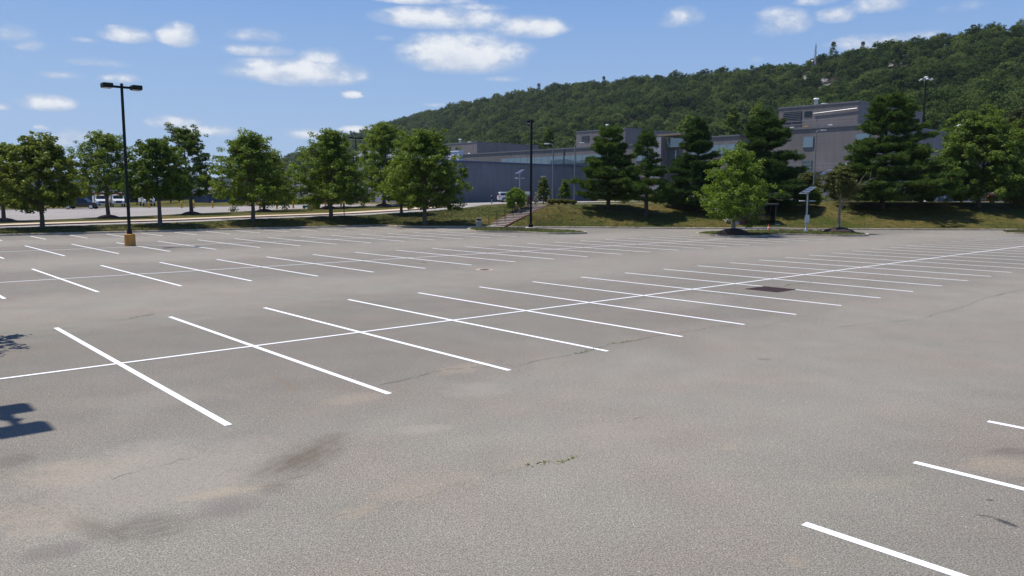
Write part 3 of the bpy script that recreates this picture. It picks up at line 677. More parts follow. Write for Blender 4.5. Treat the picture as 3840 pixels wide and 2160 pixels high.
# shaded side and its colonnade
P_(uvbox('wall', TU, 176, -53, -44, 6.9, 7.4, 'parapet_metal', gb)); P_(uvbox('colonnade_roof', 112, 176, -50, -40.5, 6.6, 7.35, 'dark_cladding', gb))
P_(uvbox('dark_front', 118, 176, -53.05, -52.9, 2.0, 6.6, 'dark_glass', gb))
for px in (2332, 2352, 2373, 2405, 2434, 2444, 2453, 2463, 2499, 2514, 2529, 2550, 2590):
    u = upx(px, -41.2); X, Y, _ = W(u, -41.2); g = plateau(X, Y)-.3; P_(MB().box(X-.27, X+.27, Y-.27, Y+.27, g, 6.6, 'sign_white').build('column', gb))
P_(uvbox('low_wall', upx(2300, -43), upx(2400, -43), -43.2, -42.9, 1.8, 4.2, 'parapet_metal', gb))
u = upx(2411, -53); m = MB(); a = W(u, -54, 14.5); pts = [(a[0], a[1], 14.5), (a[0], a[1], 16.0)]+[(a[0]+.5-.5*math.cos(t), a[1], 16.0+.5*math.sin(t)) for t in np.linspace(.3, PI, 7)]+[(a[0]+1.0, a[1], 15.7)]
m.tube(pts, .22, 'white_metal', 10); P_(m.build('gooseneck_vent', gb))
P_(MB().boxuv(upx(2411, -53)-3, upx(2411, -53)+3, -60, -56, 14.8, 15.0, 'parapet_metal').build('roof_curb', gb))
# -- far warehouse seen through the left hand trees, and the low shed beside the trucks
fw = thing('warehouse', 'long low warehouse with a pale upper band behind the left hand maples', 'building', W(60, -200, 0))
P_(uvbox('wall', -40, 108, -230, -196, 0, 3.9, 'dark_cladding', fw)); P_(uvbox('upper_band', -40.1, 108.1, -230, -195.9, 3.9, 7.2, 'warehouse_band', fw))
for k in range(9): u = -20+k*13.5; P_(uvbox('loading_door', u, u+6, -195.85, -195.7, .6, 3.5, 'blue_cladding', fw))
sh = thing('low_shed', 'low grey roofed shed with a dark blue front by the far lot', 'building', W(70, -165, 0))
pa = onv(525, 515, -160); pb = onv(640, 515, -160); ua, ub = UV(pa)[0], UV(pb)[0]
P_(uvbox('wall', ua, ub, -168, -160, .4, 3.4, 'steel_blue_band', sh))
m = MB(); m.add([W(ua-.5, -159.2, 3.4), W(ub+.5, -159.2, 3.4), W(ub+.5, -164, 4.9), W(ua-.5, -164, 4.9), W(ua-.5, -168.8, 3.4), W(ub+.5, -168.8, 3.4)], [(0, 1, 2, 3), (3, 2, 5, 4), (0, 3, 4), (1, 5, 2)], 'parapet_metal'); P_(m.build('roof', sh))

# ------------------------------------------------------------------ hill, forest, masts
HILL = [  # picture column, ridge row, ridge depth, foot depth
    (3150, 55, 420, 215), (2800, 78, 440, 215), (2576, 98, 470, 222), (2420, 119, 500, 228), (2250, 140, 540, 236), (2090, 165, 590, 250), (1990, 190, 640, 262), (1800, 207, 700, 290), (1600, 222, 780, 325), (1400, 240, 880, 375),
    (1250, 265, 960, 420), (1120, 290, 1060, 470), (990, 325, 1180, 540), (880, 362, 1300, 610), (790, 390, 1420, 700), (700, 424, 1560, 800), (600, 462, 1750, 950), (480, 478, 1950, 1100), (300, 484, 2200, 1300), (-200, 486, 2600, 1500)]
NR = 26; hr = []; Rn = np.random.default_rng(3)
from mathutils import noise as mnoise
cols = []
for i in range(len(HILL)-1):
    a, b = HILL[i], HILL[i+1]; k = 6
    for j in range(k): cols.append([a[q]+(b[q]-a[q])*j/k for q in range(4)])
cols.append(list(HILL[-1]))
hv, hf = [], []
for (px, py, Yr, Yf) in cols:
    r = onY(px, py, Yr); f = onY(px, 500, Yf); f[2] = 2.0
    for k in range(NR+5):
        t = k/NR
        if t <= 1:
            p = f+(r-f)*t; z = f[2]+(r[2]-f[2])*(t**1.05*(1-.12*math.sin(PI*t)) if r[2] > 20 else t)
            nzv = mnoise.fractal(Vector((p[0]/140, p[1]/140, 2.3)), .8, 2, 4)*9*min(1, max(0, r[2]/60))*math.sin(PI*min(1, t*.98+.02))
            hv.append((p[0], p[1], z+nzv))
        else:
            q = t-1; p = r+(r-f)*q*1.3; hv.append((p[0], p[1], r[2]*(1-1.2*q*q-.3*q)))
nk = NR+5
for i in range(len(cols)-1):
    for k in range(nk-1): q = i*nk+k; hf.append((q, q+1, q+nk+1, q+nk))
hill = structure(MB().add(hv, hf, 'forest_floor').build('hill', smooth=True))
HBV = BVHTree.FromPolygons([Vector(p) for p in hv], hf)
def HZ(x, y):
    h = HBV.ray_cast(Vector((x, y, 400)), Vector((0, 0, -1))); return h[0].z if h[0] is not None else None

def unit(a): return a/np.maximum(1e-9, np.linalg.norm(a, axis=-1, keepdims=True))
def leaf_quads(cen, rad, nper, size, R, flat=.7, up=.55, outc=None, aspect=.62):
    """leaf-sized rhombs around clump centres"""
    nper = np.maximum(1, np.asarray(nper, dtype=int)) if not np.isscalar(nper) else np.full(len(cen), nper)
    idx = np.repeat(np.arange(len(cen)), nper); N = len(idx)
    d = unit(R.normal(size=(N, 3))); rr = R.random(N)**.45
    off = d*rr[:, None]*rad[idx][:, None]; off[:, 2] *= flat
    p = cen[idx]+off
    nrm = R.normal(size=(N, 3))*.75+unit(off+1e-6)*.55; nrm[:, 2] += up
    if outc is not None: nrm += unit(p-outc)*.35
    nrm = unit(nrm); t = unit(np.cross(nrm, R.normal(size=(N, 3)))); b = np.cross(nrm, t)
    s = size*R.uniform(.65, 1.25, N)[:, None]
    q = np.stack([p-t*s*.55, p+b*s*aspect*.5+nrm*s*.06, p+t*s*.55-nrm*s*.1, p-b*s*aspect*.5+nrm*s*.06], 1)
    return q.reshape(-1, 3)
# far forest crowns: a few prototypes, scattered over the hill as ONE mass
protos = bpy.data.collections.new('forest_crowns')
for k in range(7):
    R = np.random.default_rng(100+k); nC = 84; cen = []
    conif = k == 6
    for i in range(nC):
        if conif:
            t = R.random(); a = R.uniform(0, 2*PI); r = 2.6*(1-t)+.3; cen.append((r*math.cos(a), r*math.sin(a), 3+t*11))
        else:
            a = R.uniform(0, 2*PI); e = math.asin(R.uniform(-.25, 1)); rr = R.uniform(.7, 1.08)
            lob = 1+.18*math.sin(a*3+k)+.12*math.sin(a*5+2*k)
            cen.append((4.3*lob*math.cos(a)*math.cos(e)*rr, 4.3*lob*math.sin(a)*math.cos(e)*rr, 6.4+4.4*math.sin(e)*rr))
    cen = np.array(cen); rad = R.uniform(.6, 1.25, len(cen))
    q = leaf_quads(cen, rad, 42 if not conif else 28, .42, R, .75, .5, np.array([0, 0, 5.]), .75)
    o = quads_mesh('forest_crown', q, 'forest_leaf', parent=False); protos.objects.link(o)
Rf = np.random.default_rng(11); pts = []; scl = []
tanx = 1288*1.490683/FPX*1.12
def inside(x, y, extra=20): return abs(x) < y*tanx+extra
for (px, py, Yr, Yf) in cols: pass
# jittered polar scatter: spacing grows with distance
Yc = 205.0
while Yc < 2300:
    sp = 6.4 if Yc < 700 else 6.4+(Yc-700)*.005
    xs = np.arange(-Yc*tanx-20, Yc*tanx+30, sp)
    for x in xs:
        X = x+Rf.uniform(-.45, .45)*sp; Y = Yc+Rf.uniform(-.45, .45)*sp
        z = HZ(X, Y)
        if z is None or z < -30: continue
        pts.append((X, Y, z-2.2)); scl.append((.62+.8*Rf.random()**1.6)*(sp/6.4)**.8)
    Yc += sp*.92
print('forest points', len(pts))
# leave out trees hidden behind the ridge
keep = []
for i, p in enumerate(pts):
    q = Vector((p[0], p[1], p[2]+11*scl[i])); d = q-Vector(EYE); h = HBV.ray_cast(Vector(EYE), d.normalized(), d.length-6)
    if h[0] is None or h[3] is None: keep.append(i)
print('kept', len(keep))
pts = np.array(pts)[keep]; scl = np.array(scl)[keep]
# a rocky clearing on the slope
ROCKS = [(2032, 192, 605), (2036, 200, 600), (2030, 207, 596), (2075, 212, 560), (2078, 226, 540), (2250, 166, 500), (2252, 190, 480), (2120, 152, 585)]
rk = []
for (px, py, Y0) in ROCKS:
    d = Vector(ray(px, py)); h = HBV.ray_cast(Vector(EYE), d.normalized())
    if h[0] is None: continue
    rk.append(np.array(h[0]))
for c in rk:
    dd = np.linalg.norm((pts-c)[:, :2]*np.array([1, .35]), axis=1); front = (pts[:, 1] < c[1]+4)
    k = ~((dd < 7.5) & front); pts, scl = pts[k], scl[k]
for i, c in enumerate(rk):
    R = np.random.default_rng(40+i); m = MB(); vs = []; nn = 9
    for a in range(nn):
        for b in range(5):
            q = 2*PI*a/nn; e = b/4*PI/2; rr = R.uniform(.75, 1.2); vs.append((5.0*math.cos(q)*math.cos(e)*rr, 3*math.sin(q)*math.cos(e)*rr, 4.2*math.sin(e)*rr))
    fs = [(a*5+b, ((a+1) % nn)*5+b, ((a+1) % nn)*5+b+1, a*5+b+1) for a in range(nn) for b in range(4)]
    o = m.add(vs, fs, 'rock').build('rock_outcrop', loc=tuple(c-np.array([0, 0, .5])))
    tag(o, ['tan rock ledge high on the wooded slope, just below the lattice mast', 'middle tan ledge of the rock steps under the lattice mast', 'lowest tan ledge of the rock steps under the lattice mast', 'pale boulder among trees right of the rock steps', 'lower pale boulder above the grey tower roof', 'small rock patch high on the slope above the pole with clustered floodlights', 'lower rock patch on the slope above the floodlight pole', 'bare rock at the skyline right beside the lattice mast'][i], 'rock', 'rock outcrops on the wooded hill')
me = bpy.data.meshes.new('forest'); me.from_pydata([tuple(p) for p in pts], [], [])
a = me.attributes.new('size', 'FLOAT', 'POINT'); a.data.foreach_set('value', scl.astype(np.float32))
a = me.attributes.new('spin', 'FLOAT', 'POINT'); a.data.foreach_set('value', Rf.uniform(0, 2*PI, len(pts)).astype(np.float32))
pick = Rf.integers(0, 6, len(pts)); pick[Rf.random(len(pts)) < .02] = 6
a = me.attributes.new('pick', 'INT', 'POINT'); a.data.foreach_set('value', pick.astype(np.int32))
me.materials.append(MATS['forest_leaf'])
forest = bpy.data.objects.new('forest', me); C.objects.link(forest); tag(forest, 'dense green deciduous forest covering the hill behind the buildings', 'forest', kind='stuff')
ng = bpy.data.node_groups.new('scatter', 'GeometryNodeTree'); ng.interface.new_socket('Geometry', in_out='INPUT', socket_type='NodeSocketGeometry'); ng.interface.new_socket('Geometry', in_out='OUTPUT', socket_type='NodeSocketGeometry')
gn, gl_ = ng.nodes, ng.links; gi = gn.new('NodeGroupInput'); go = gn.new('NodeGroupOutput'); ip = gn.new('GeometryNodeInstanceOnPoints'); ci = gn.new('GeometryNodeCollectionInfo')
ci.inputs[0].default_value = protos; ci.inputs['Separate Children'].default_value = True; ci.inputs['Reset Children'].default_value = True
def attr(nm, ty):
    x = gn.new('GeometryNodeInputNamedAttribute'); x.data_type = ty; x.inputs[0].default_value = nm; return [o for o in x.outputs if o.enabled and o.name == 'Attribute'][0]
gl_.new(gi.outputs[0], ip.inputs['Points']); gl_.new(ci.outputs[0], ip.inputs['Instance']); ip.inputs['Pick Instance'].default_value = True
gl_.new(attr('pick', 'INT'), ip.inputs['Instance Index']); cx = gn.new('ShaderNodeCombineXYZ'); gl_.new(attr('spin', 'FLOAT'), cx.inputs[2]); gl_.new(cx.outputs[0], ip.inputs['Rotation']); gl_.new(attr('size', 'FLOAT'), ip.inputs['Scale'])
gl_.new(ip.outputs[0], go.inputs[0]); md = forest.modifiers.new('scatter', 'NODES'); md.node_group = ng

# ------------------------------------------------------------------ trees
TREE_GROUP = {}
def limb(mb, a, b, r0, r1, R, mat, sag=.0, n=5, k=5):
    a, b = np.array(a, float), np.array(b, float); L = np.linalg.norm(b-a); pts = []
    for i in range(k):
        t = i/(k-1); p = a+(b-a)*t; p[2] += sag*L*4*t*(1-t)
        if 0 < i < k-1: p = p+R.normal(0, .025*L, 3)
        pts.append(p)
    mb.tube(pts, [r0+(r1-r0)*i/(k-1) for i in range(k)], mat, n, cap=False); return pts
def broadleaf(name, label, cat, base, H, rl, rr, zc, seed, mat='maple_leaf', nleaf=15000, leafsize=.2, trunk_r=None, fork=False, shape='round', group=None, barkm='bark', dens=1., mulch=False, top_bias=0., yfac=1., peaks=None, clr=.55, lean=(0, 0)):
    """trunk with limbs; crown of leaf clumps carried on the limbs. rl, rr: reach to picture left / right; zc: height of the crown's lower edge"""
    R = np.random.default_rng(seed); t = thing(name, label, cat, base, 0, group); tb = MB(); tr = trunk_r or .018*H+.05
    wid = (rl+rr)/2; cx = (rr-rl)/2
    fz = zc*.95 if not fork else zc*.75
    top = np.array([cx*.6+lean[0], 0, H*.9]); trunk = [(0, 0, -.2), (0, 0, .25), (R.normal(0, .03), R.normal(0, .03), fz*.6), (cx*.1, 0, fz), (cx*.4, R.normal(0, .1), fz+(H-fz)*.45), tuple(top)]
    tb.tube(trunk, [tr*1.5, tr*1.1, tr*.92, tr*.85, tr*.45, .02], barkm, 8, cap=False)
    if fork: limb(tb, (0, 0, fz*.8), (wid*.45, -.2, fz+(H-fz)*.5), tr*.7, tr*.25, R, barkm, .1)
    def prof(s):      # radius share over crown height share
        if shape == 'round': return min(1, .78+.7*s)*(1-min(.995, s)**2.3)**.62*1.05
        if shape == 'broad': return (1-min(.995, s)**1.5)**.75*(.9+.1*min(1, s*5))*1.06
        if shape == 'cone': return (1-s)**.8*(.55+.45*min(1, s*5))
        if shape == 'vase': return (.35+.65*min(1, s*1.7))*(1-max(0, s-.62)/.38*.55)
        return 1-.5*s
    cen, rad = [], []; nl = int(44*dens)+8; hc = H-zc
    for i in range(nl):
        s = (i+.5)/nl; s = s**.85; a = i*2.399+R.uniform(-.4, .4); rmax = prof(s)*(rr if math.cos(a) > 0 else rl)*R.uniform(.84, 1.14)
        rmy = prof(s)*wid*yfac*R.uniform(.8, 1.1)
        end = np.array([rmax*math.cos(a)+cx*0, rmy*math.sin(a), zc+hc*s+R.uniform(-.04, .04)*hc])
        st_ = np.array([cx*.3*s, 0, max(fz*.9, min(H*.86, end[2]-.35*math.hypot(end[0], end[1])*R.uniform(.5, 1.2)))])
        limb(tb, st_, st_+(end-st_)*.9, tr*.3*(1-s*.6), .012, R, barkm, .04)
        m = 8+int(R.integers(0, 4))+int(4*(1-s))
        for j in range(m):
            q = R.uniform(clr*.7, 1.0) if j else .98
            c = st_+(end-st_)*q+R.normal(0, .125*wid, 3)*np.array([1, 1, .75]); cen.append(c); rad.append(R.uniform(.08, .15)*wid*(1.15-.3*q))
    for k in range(int(14*dens)):          # a leader and shoulder sprays make the uneven top
        a = R.uniform(0, 2*PI); s = R.uniform(.8, 1.0); c = np.array([cx*.6+lean[0]+.3*wid*prof(.85)*math.cos(a), .3*wid*math.sin(a), zc+hc*s]); cen.append(c); rad.append(R.uniform(.1, .16)*wid)
    for (pxo, pz, pr) in (peaks or []): cen.append(np.array([pxo, 0, pz])); rad.append(pr)
    cen = np.array(cen); rad = np.array(rad); wts = rad**2; npr = np.maximum(8, (nleaf*1.85*wts/wts.sum()).astype(int))
    tb.build('trunk', t, smooth=True)
    q = leaf_quads(cen, rad, npr, leafsize*1.05, R, .62, .9, np.array([cx*.4, 0, zc+hc*.4]))
    quads_mesh('crown', q, mat, t)
    if mulch: MB().lathe([(1.5, -.12), (1.2, .08), (.7, .28), (.3, .36)], 'mulch', 18).build('mulch_mound', t, smooth=True)
    return t
def tree_px(name, label, cat, base_px, top_py, x0, x1, low_py, seed, base=None, **kw):
    b = hit(*base_px) if base is None else np.array(base, float); Y = b[1]; H = onY(base_px[0], top_py, Y)[2]-b[2]
    rl = (base_px[0]-x0)*1.490683/FPX*Y; rr = (x1-base_px[0])*1.490683/FPX*Y; zc = max(.2, onY(base_px[0], low_py, Y)[2]-b[2])
    return broadleaf(name, label, cat, b, H, rl, rr, zc, seed, **kw)
GF, GB_ = 'maples along the lot kerb', 'maples on the verge of the far lot'
tree_px('maple_tree', 'yellowish green maple with a forked trunk, left of the yellow footed lamp', 'tree', (107, 574), 350, -8, 205, 512, 1, mat='yellowish_leaf', fork=True, group=GF, dens=1.0, nleaf=14500, shape='round', leafsize=.23)
tree_px('maple_tree', 'dark green maple just right of the yellow footed lamp, on the kerb verge', 'tree', (403, 566), 352, 318, 478, 494, 2, mat='deep_leaf', group=GF, dens=.9, nleaf=13000, shape='round')
tree_px('maple_tree', 'full round maple with low spreading boughs left of the wooded hill\'s low end', 'tree', (637, 556), 340, 525, 745, 502, 3, group=GF, nleaf=17000, shape='broad', peaks=[(-1.2, 7.6, .6), (-3.0, 7.2, .5)])
tree_px('maple_tree', 'dense pointed maple in front of the dark lamp that rises before the hill', 'tree', (833, 548), 334, 738, 945, 502, 4, group=GF, nleaf=18000, shape='broad', dens=1.1)
tree_px('maple_tree', 'bright green lower maple overlapping the tallest crown by the driveway', 'tree', (1010, 538), 395, 958, 1060, 502, 5, mat='fresh_leaf', group=GF, nleaf=12000, shape='round')
tree_px('maple_tree', 'broad rounded maple nearest the blue wall, last on the kerb verge', 'tree', (1068, 566), 338, 970, 1172, 506, 6, group=GF, nleaf=22000, shape='round', dens=1.25, fork=True)
tree_px('maple_tree', 'maple cut by the picture\'s left edge on the second verge', 'tree', (10, 557), 360, -75, 62, 500, 7, mat='yellowish_leaf', group=GB_, nleaf=11000, mulch=True, dens=.8)
tree_px('maple_tree', 'slender loose maple whose crown the yellow footed lamp crosses', 'tree', (273, 548), 338, 180, 345, 482, 8, group=GB_, nleaf=13000, mulch=True, dens=1.0, shape='round')
tree_px('maple_tree', 'tall dark peaked maple on the second verge, right of the yellow footed lamp', 'tree', (482, 539), 322, 395, 530, 488, 9, mat='deep_leaf', group=GB_, nleaf=16000, mulch=True, dens=1.0, shape='round', peaks=[(-2.0, 10.6, .9), (-2.4, 11.2, .6)])
tree_px('maple_tree', 'small reddish tinged maple hidden behind the full round maple', 'tree', (665, 532), 385, 600, 755, 488, 10, mat='dull_leaf', group=GB_, nleaf=10000, mulch=True)
tree_px('maple_tree', 'maple standing directly behind the dense pointed maple', 'tree', (827, 524), 400, 770, 930, 490, 11, mat='deep_leaf', group=GB_, nleaf=10000, mulch=True)
tree_px('maple_tree', 'tallest maple, its crown rising before the pale metal block', 'tree', (966, 518), 316, 900, 1062, 468, 12, group=GB_, nleaf=24000, mulch=True, dens=1.25, shape='round')
tree_px('maple_tree', 'half hidden maple with a mulch mound behind the broad rounded maple', 'tree', (1048, 515), 410, 1000, 1110, 488, 13, mat='deep_leaf', group=GB_, nleaf=8000, mulch=True)
# row beyond the far lot, in front of the warehouse
for i, (px, w_, top, lab) in enumerate(((-40, 60, 455, 'dark tree far left against the warehouse, cut by the picture edge'), (70, 55, 462, 'dark tree before the warehouse, behind the forked yellowish maple'), (170, 60, 458, 'dark tree before the warehouse above the black pickup'), (345, 50, 470, 'dark tree before the warehouse behind the lamp with the yellow foot'), (430, 60, 465, 'dark tree right of the third white truck'), (520, 50, 440, 'bushy tree above the low shed\'s left end'), (590, 50, 470, 'bushy tree above the low shed\'s right end'))):
    b = onv(px, 519, -172); x, y = b[0], b[1]; broadleaf('shade_tree', lab, 'tree', (x, y, G(x, y)), onY(px, top, y)[2]-G(x, y), w_*.5*1.49*y/FPX, w_*.5*1.49*y/FPX, 1.2, 60+i, mat='deep_leaf', nleaf=5000, leafsize=.4, group='trees in front of the warehouse', dens=.7)
# right side broadleaf trees
tree_px('young_maple_tree', 'light green spreading young maple on the island before the bus shelter', 'tree', (1845, 584), 376, 1738, 1958, 536, 20, base=gz(1845, 585, .3), mat='fresh_leaf', nleaf=11500, leafsize=.17, shape='cone', mulch=True, dens=1.05, barkm='pale_bark', clr=.4)
tree_px('round_tree', 'wide dark maple at the colonnade, its shade covering the bank', 'tree', (2462, 508), 294, 2355, 2590, 482, 21, base=(*onY(2462, 506, 90.5)[:2], G(*onY(2462, 506, 90.5)[:2])), mat='deep_leaf', nleaf=36000, leafsize=.24, dens=1.7, shape='round')
tree_px('round_tree', 'yellow tipped tree cut by the picture\'s right edge behind the wide maple', 'tree', (2590, 505), 325, 2525, 2680, 470, 22, mat='dull_leaf', nleaf=12000, leafsize=.25, base=(*onY(2590, 500, 116)[:2], 2.7))
tree_px('ornamental_tree', 'rounded olive ornamental tree before the grey tower', 'tree', (2030, 512), 437, 1993, 2064, 482, 23, base=(*onY(2030, 500, 101)[:2], 2.65), mat='dull_leaf', nleaf=7000, leafsize=.16, shape='round')
tree_px('small_tree', 'loose sapling left of the slim double poles, on the crest by the stairs', 'tree', (1367, 513), 447, 1343, 1391, 500, 24, base=(*onY(1367, 500, 97)[:2], 2.4), mat='yellowish_leaf', nleaf=1900, leafsize=.17, shape='cone', dens=.6, trunk_r=.05)
tree_px('small_tree', 'narrow sapling between the two slim grey poles', 'tree', (1420, 512), 455, 1404, 1442, 497, 25, base=(*onY(1420, 500, 97)[:2], 2.4), mat='maple_leaf', nleaf=1600, leafsize=.16, shape='cone', dens=.6, trunk_r=.045)
# half dead island tree with bare boughs
b = gz(2110, 581, .25); Y = b[1]
t = tree_px('half_dead_tree', 'thin half bare island tree with dead grey boughs reaching right', 'tree', (2110, 582), 422, 2062, 2152, 488, 26, base=b, mat='dull_leaf', nleaf=6000, leafsize=.16, shape='round', mulch=True, dens=.85, barkm='pale_bark', trunk_r=.11)
R = np.random.default_rng(77); m = MB(); k = 1.490683/FPX*Y
def rel(px, py): p = onY(px, py, Y)-b; return p
m2 = limb(m, rel(2112, 530), rel(2150, 475), .07, .04, R, 'pale_bark'); e1 = limb(m, rel(2150, 475), rel(2188, 452), .04, .012, R, 'pale_bark'); limb(m, rel(2150, 475), rel(2180, 434), .035, .01, R, 'pale_bark')
for s in range(26):
    a = np.array(e1[R.integers(0, 5)]) if s % 2 else np.array(m2[R.integers(2, 5)]); limb(m, a, a+R.normal(0, 1, 3)*np.array([.55, .4, .45])+np.array([.35, 0, .2]), .014, .005, R, 'pale_bark', k=4)
m.build('dead_bough', t, smooth=True)
# shrubs
def shrub(name, label, cat, base, rx, H, seed, mat, nleaf, size=.11, z0=.12, stem=0., group=None):
    R = np.random.default_rng(seed); t = thing(name, label, cat, base, 0, group); cen = []; n_ = 110
    for i in range(n_):
        a = R.uniform(0, 2*PI); e = math.asin(R.uniform(-.75, 1)); rr = R.uniform(.65, 1.0); cen.append((rx*math.cos(a)*math.cos(e)*rr, rx*math.sin(a)*math.cos(e)*rr, z0+stem+(H-z0-stem)*(.5+.5*math.sin(e)*rr)))
    cen = np.array(cen); rad = R.uniform(.2, .34, n_)*rx; quads_mesh('foliage', leaf_quads(cen, rad, max(4, int(nleaf*1.8)//n_), size, R, .9, .4, np.array([0, 0, H*.4])), mat, t)
    m = MB()
    for i in range(6): a = i*1.05; m.tube([(0.05*math.cos(a), .05*math.sin(a), -.1), (.12*rx*math.cos(a), .12*rx*math.sin(a), max(.3, stem)), (.5*rx*math.cos(a), .5*rx*math.sin(a), H*.75)], [.05, .04, .012], 'bark', 5, cap=False)
    m.build('stem', t); return t
def shrub_px(name, label, base_px, top, x0, x1, seed, mat, nleaf, Y=None, **kw):
    if Y is None: b = hit(*base_px)
    else: b = onY(*base_px, Y); b[2] = G(b[0], b[1])
    k = 1.490683/FPX*b[1]; return shrub(name, label, 'bush', b, (x1-x0)/2*k, onY(base_px[0], top, b[1])[2]-b[2], seed, mat, nleaf, **kw)
shrub_px('round_bush', 'round bright green bush on a dark stem beside the stairs', (1298, 530), 474, 1273, 1322, 30, 'fresh_leaf', 5200, Y=86.5, stem=.35, size=.15)
shrub_px('dark_bush', 'dark bush under the olive ornamental tree, left of its solar lamp', (2030, 533), 470, 2000, 2062, 31, 'deep_leaf', 5200, size=.17, Y=90)
shrub_px('dark_bush', 'dark rounded bush under the right side of the largest pine', (2318, 521), 468, 2285, 2350, 32, 'deep_leaf', 5200, size=.17, Y=93)
shrub_px('dark_bush', 'nearly black round bush beside the pale path to the colonnade', (2418, 515), 477, 2396, 2442, 33, 'deep_leaf', 4200, size=.16, Y=96)
shrub_px('pale_shrub', 'pale yellow green shrub cut by the picture\'s right edge', (2588, 512), 472, 2545, 2640, 34, 'shrub_leaf', 4200, size=.16, Y=90)
for i, (px, w_, top, lab) in enumerate(((1388, 15, 503, 'low olive shrub at the head of the stairs, nearest the treads'), (1406, 14, 502, 'low olive shrub between the stair head and the slim pole'), (1423, 13, 504, 'low olive shrub under the narrow sapling'), (1440, 14, 506, 'low reddish shrub at the foot of the right slim pole'))):
    b = onY(px, 513, 93.5); shrub('low_shrub', lab, 'bush', (b[0], b[1], G(b[0], b[1])), w_*1.49/FPX*93*.75, onY(px, top, 93.5)[2]-G(b[0], b[1])+.1, 36+i, 'shrub_leaf', 1500, size=.12, group='low shrubs on the crest by the stairs')
for i, (px, lab) in enumerate(((1650, 'light feathery grass clump between the two left pines'), (1570, 'dark low shrub by the first pine\'s trunk'), (1663, 'dark low shrub right of the second pine'))):
    b = onY(px, 512, 98); shrub('low_shrub', lab, 'bush', (b[0], b[1], G(b[0], b[1])), 1.2, 1.5, 45+i, 'shrub_leaf' if i == 0 else 'deep_leaf', 1800, size=.12)
hb = thing('clipped_hedge', 'low clipped hedge along the crest before the tower base', 'hedge', (*onY(2130, 508, 104)[:2], 2.6)); R = np.random.default_rng(50)
cen = np.stack([R.uniform(-6, 6, 120), R.uniform(-.5, .5, 120), R.uniform(.2, 1.0, 120)], 1); quads_mesh('foliage', leaf_quads(cen, np.full(120, .35), 40, .14, R), 'maple_leaf', hb)
# shrub band before the pale wall of the far lot
vb = thing('shrub_bed', 'long low green shrub bed beyond the yellow bollards', 'hedge', (0, 0, 0)); R = np.random.default_rng(51); cen = []
for px in np.linspace(665, 860, 170): p = onv(px+R.uniform(-3, 3), 512, -128+ (px-665)*.06+R.uniform(-1, 1)); cen.append((p[0], p[1], G(p[0], p[1])+R.uniform(.2, 1.2)))
quads_mesh('foliage', leaf_quads(np.array(cen), np.full(170, .6), 26, .3, R), 'maple_leaf', vb)

# pines
def pine(label, base, H, rl, rr, zlow, seed, mat='pine_needle', dens=1., base_w=.5, group='white pines on the grass bank', gap=0.):
    R = np.random.default_rng(seed); t = thing('pine_tree', label, 'tree', base, 0, group); tb = MB(); tr = .02*H+.06
    tb.tube([(0, 0, -.3), (0, 0, .3), (R.normal(0, .05), 0, H*.5), (0, 0, H*.98)], [tr*1.35, tr, tr*.6, .02], 'pine_bark', 8, cap=False)
    tc, td = [], []; z = zlow; lev = 0
    while z < H*.985:
        s = (z-zlow)/(H-zlow); prof = (1-s)**.5*(.82+.26*math.sin(PI*min(1, s*1.5+.15)))+.04
        nb = int(R.integers(6, 9))
        for k in range(nb):
            if R.random() < gap: continue
            a = 2*PI*(k+R.uniform(-.3, .3))/nb+lev*.7; L = prof*(rr if math.cos(a) > 0 else rl)*R.uniform(.62, 1.15)*(.8+.28*mnoise.noise(Vector((math.cos(a)*1.3+seed, math.sin(a)*1.3, z*.38)))+.12)
            if L < .15: continue
            st_ = np.array([0, 0, z]); rise = (.28 if s > .6 else .1-.05*(1-s))*L; end = np.array([L*math.cos(a), L*math.sin(a), z+rise+R.uniform(-.28, .38)])
            pts = limb(tb, st_, end, .05*(1-s)+.02, .01, R, 'pine_bark', .05 if s < .5 else -.03, 4)
            nt_ = max(5, int(L*12*dens))
            for j in range(nt_):
                q = R.uniform(.3, 1.02); q = q**.8; p = st_+(end-st_)*q; side = R.normal(0, .17*L*(1.15-.6*q)+.08); perp = np.array([-math.sin(a), math.cos(a), 0])
                p = p+perp*side+np.array([0, 0, R.normal(.05, .11)+.05*L*q]); tc.append(p); d = np.array([math.cos(a), math.sin(a), .35])+perp*side*.6; td.append(d/np.linalg.norm(d))
        z += R.uniform(.5, .9)*(1-.3*s)*max(1, H/11); lev += 1
    tb.build('trunk', t, smooth=True)
    tc, td = np.array(tc), np.array(td); per = 42; idx = np.repeat(np.arange(len(tc)), per); N = len(idx)
    d = unit(td[idx]*.75+R.normal(size=(N, 3))*.62+np.array([0, 0, .2])); o = tc[idx]+R.normal(0, .12, (N, 3))*np.array([1, 1, .55]); L = R.uniform(.18, .36, N)[:, None]*max(.9, H/12)
    sd_ = unit(np.cross(d, R.normal(size=(N, 3))))*R.uniform(.022, .045, N)[:, None]*max(.9, H/12)
    quads_mesh('crown', np.stack([o-sd_, o+d*L*.5-sd_*.7, o+d*L, o+sd_], 1).reshape(-1, 3), mat, t); return t
def pine_px(label, base_px, top, x0, x1, low, seed, Y=None, **kw):
    if Y is None: b = hit(*base_px)
    else: b = onY(*base_px, Y); b[2] = G(b[0], b[1])
    k = 1.490683/FPX*b[1]; return pine(label, b, onY(base_px[0], top, b[1])[2]-b[2], (base_px[0]-x0)*k, (x1-base_px[0])*k, max(.4, onY(base_px[0], low, b[1])[2]-b[2]), seed, **kw)
pine_px('full pine at the left end of the row of pines, nearest the stairs', (1530, 527), 322, 1448, 1618, 503, 70, dens=1.15)
pine_px('smaller lighter pine with a thin see through crown and bare lower trunk', (1625, 545), 336, 1560, 1692, 505, 71, dens=.72, gap=.22)
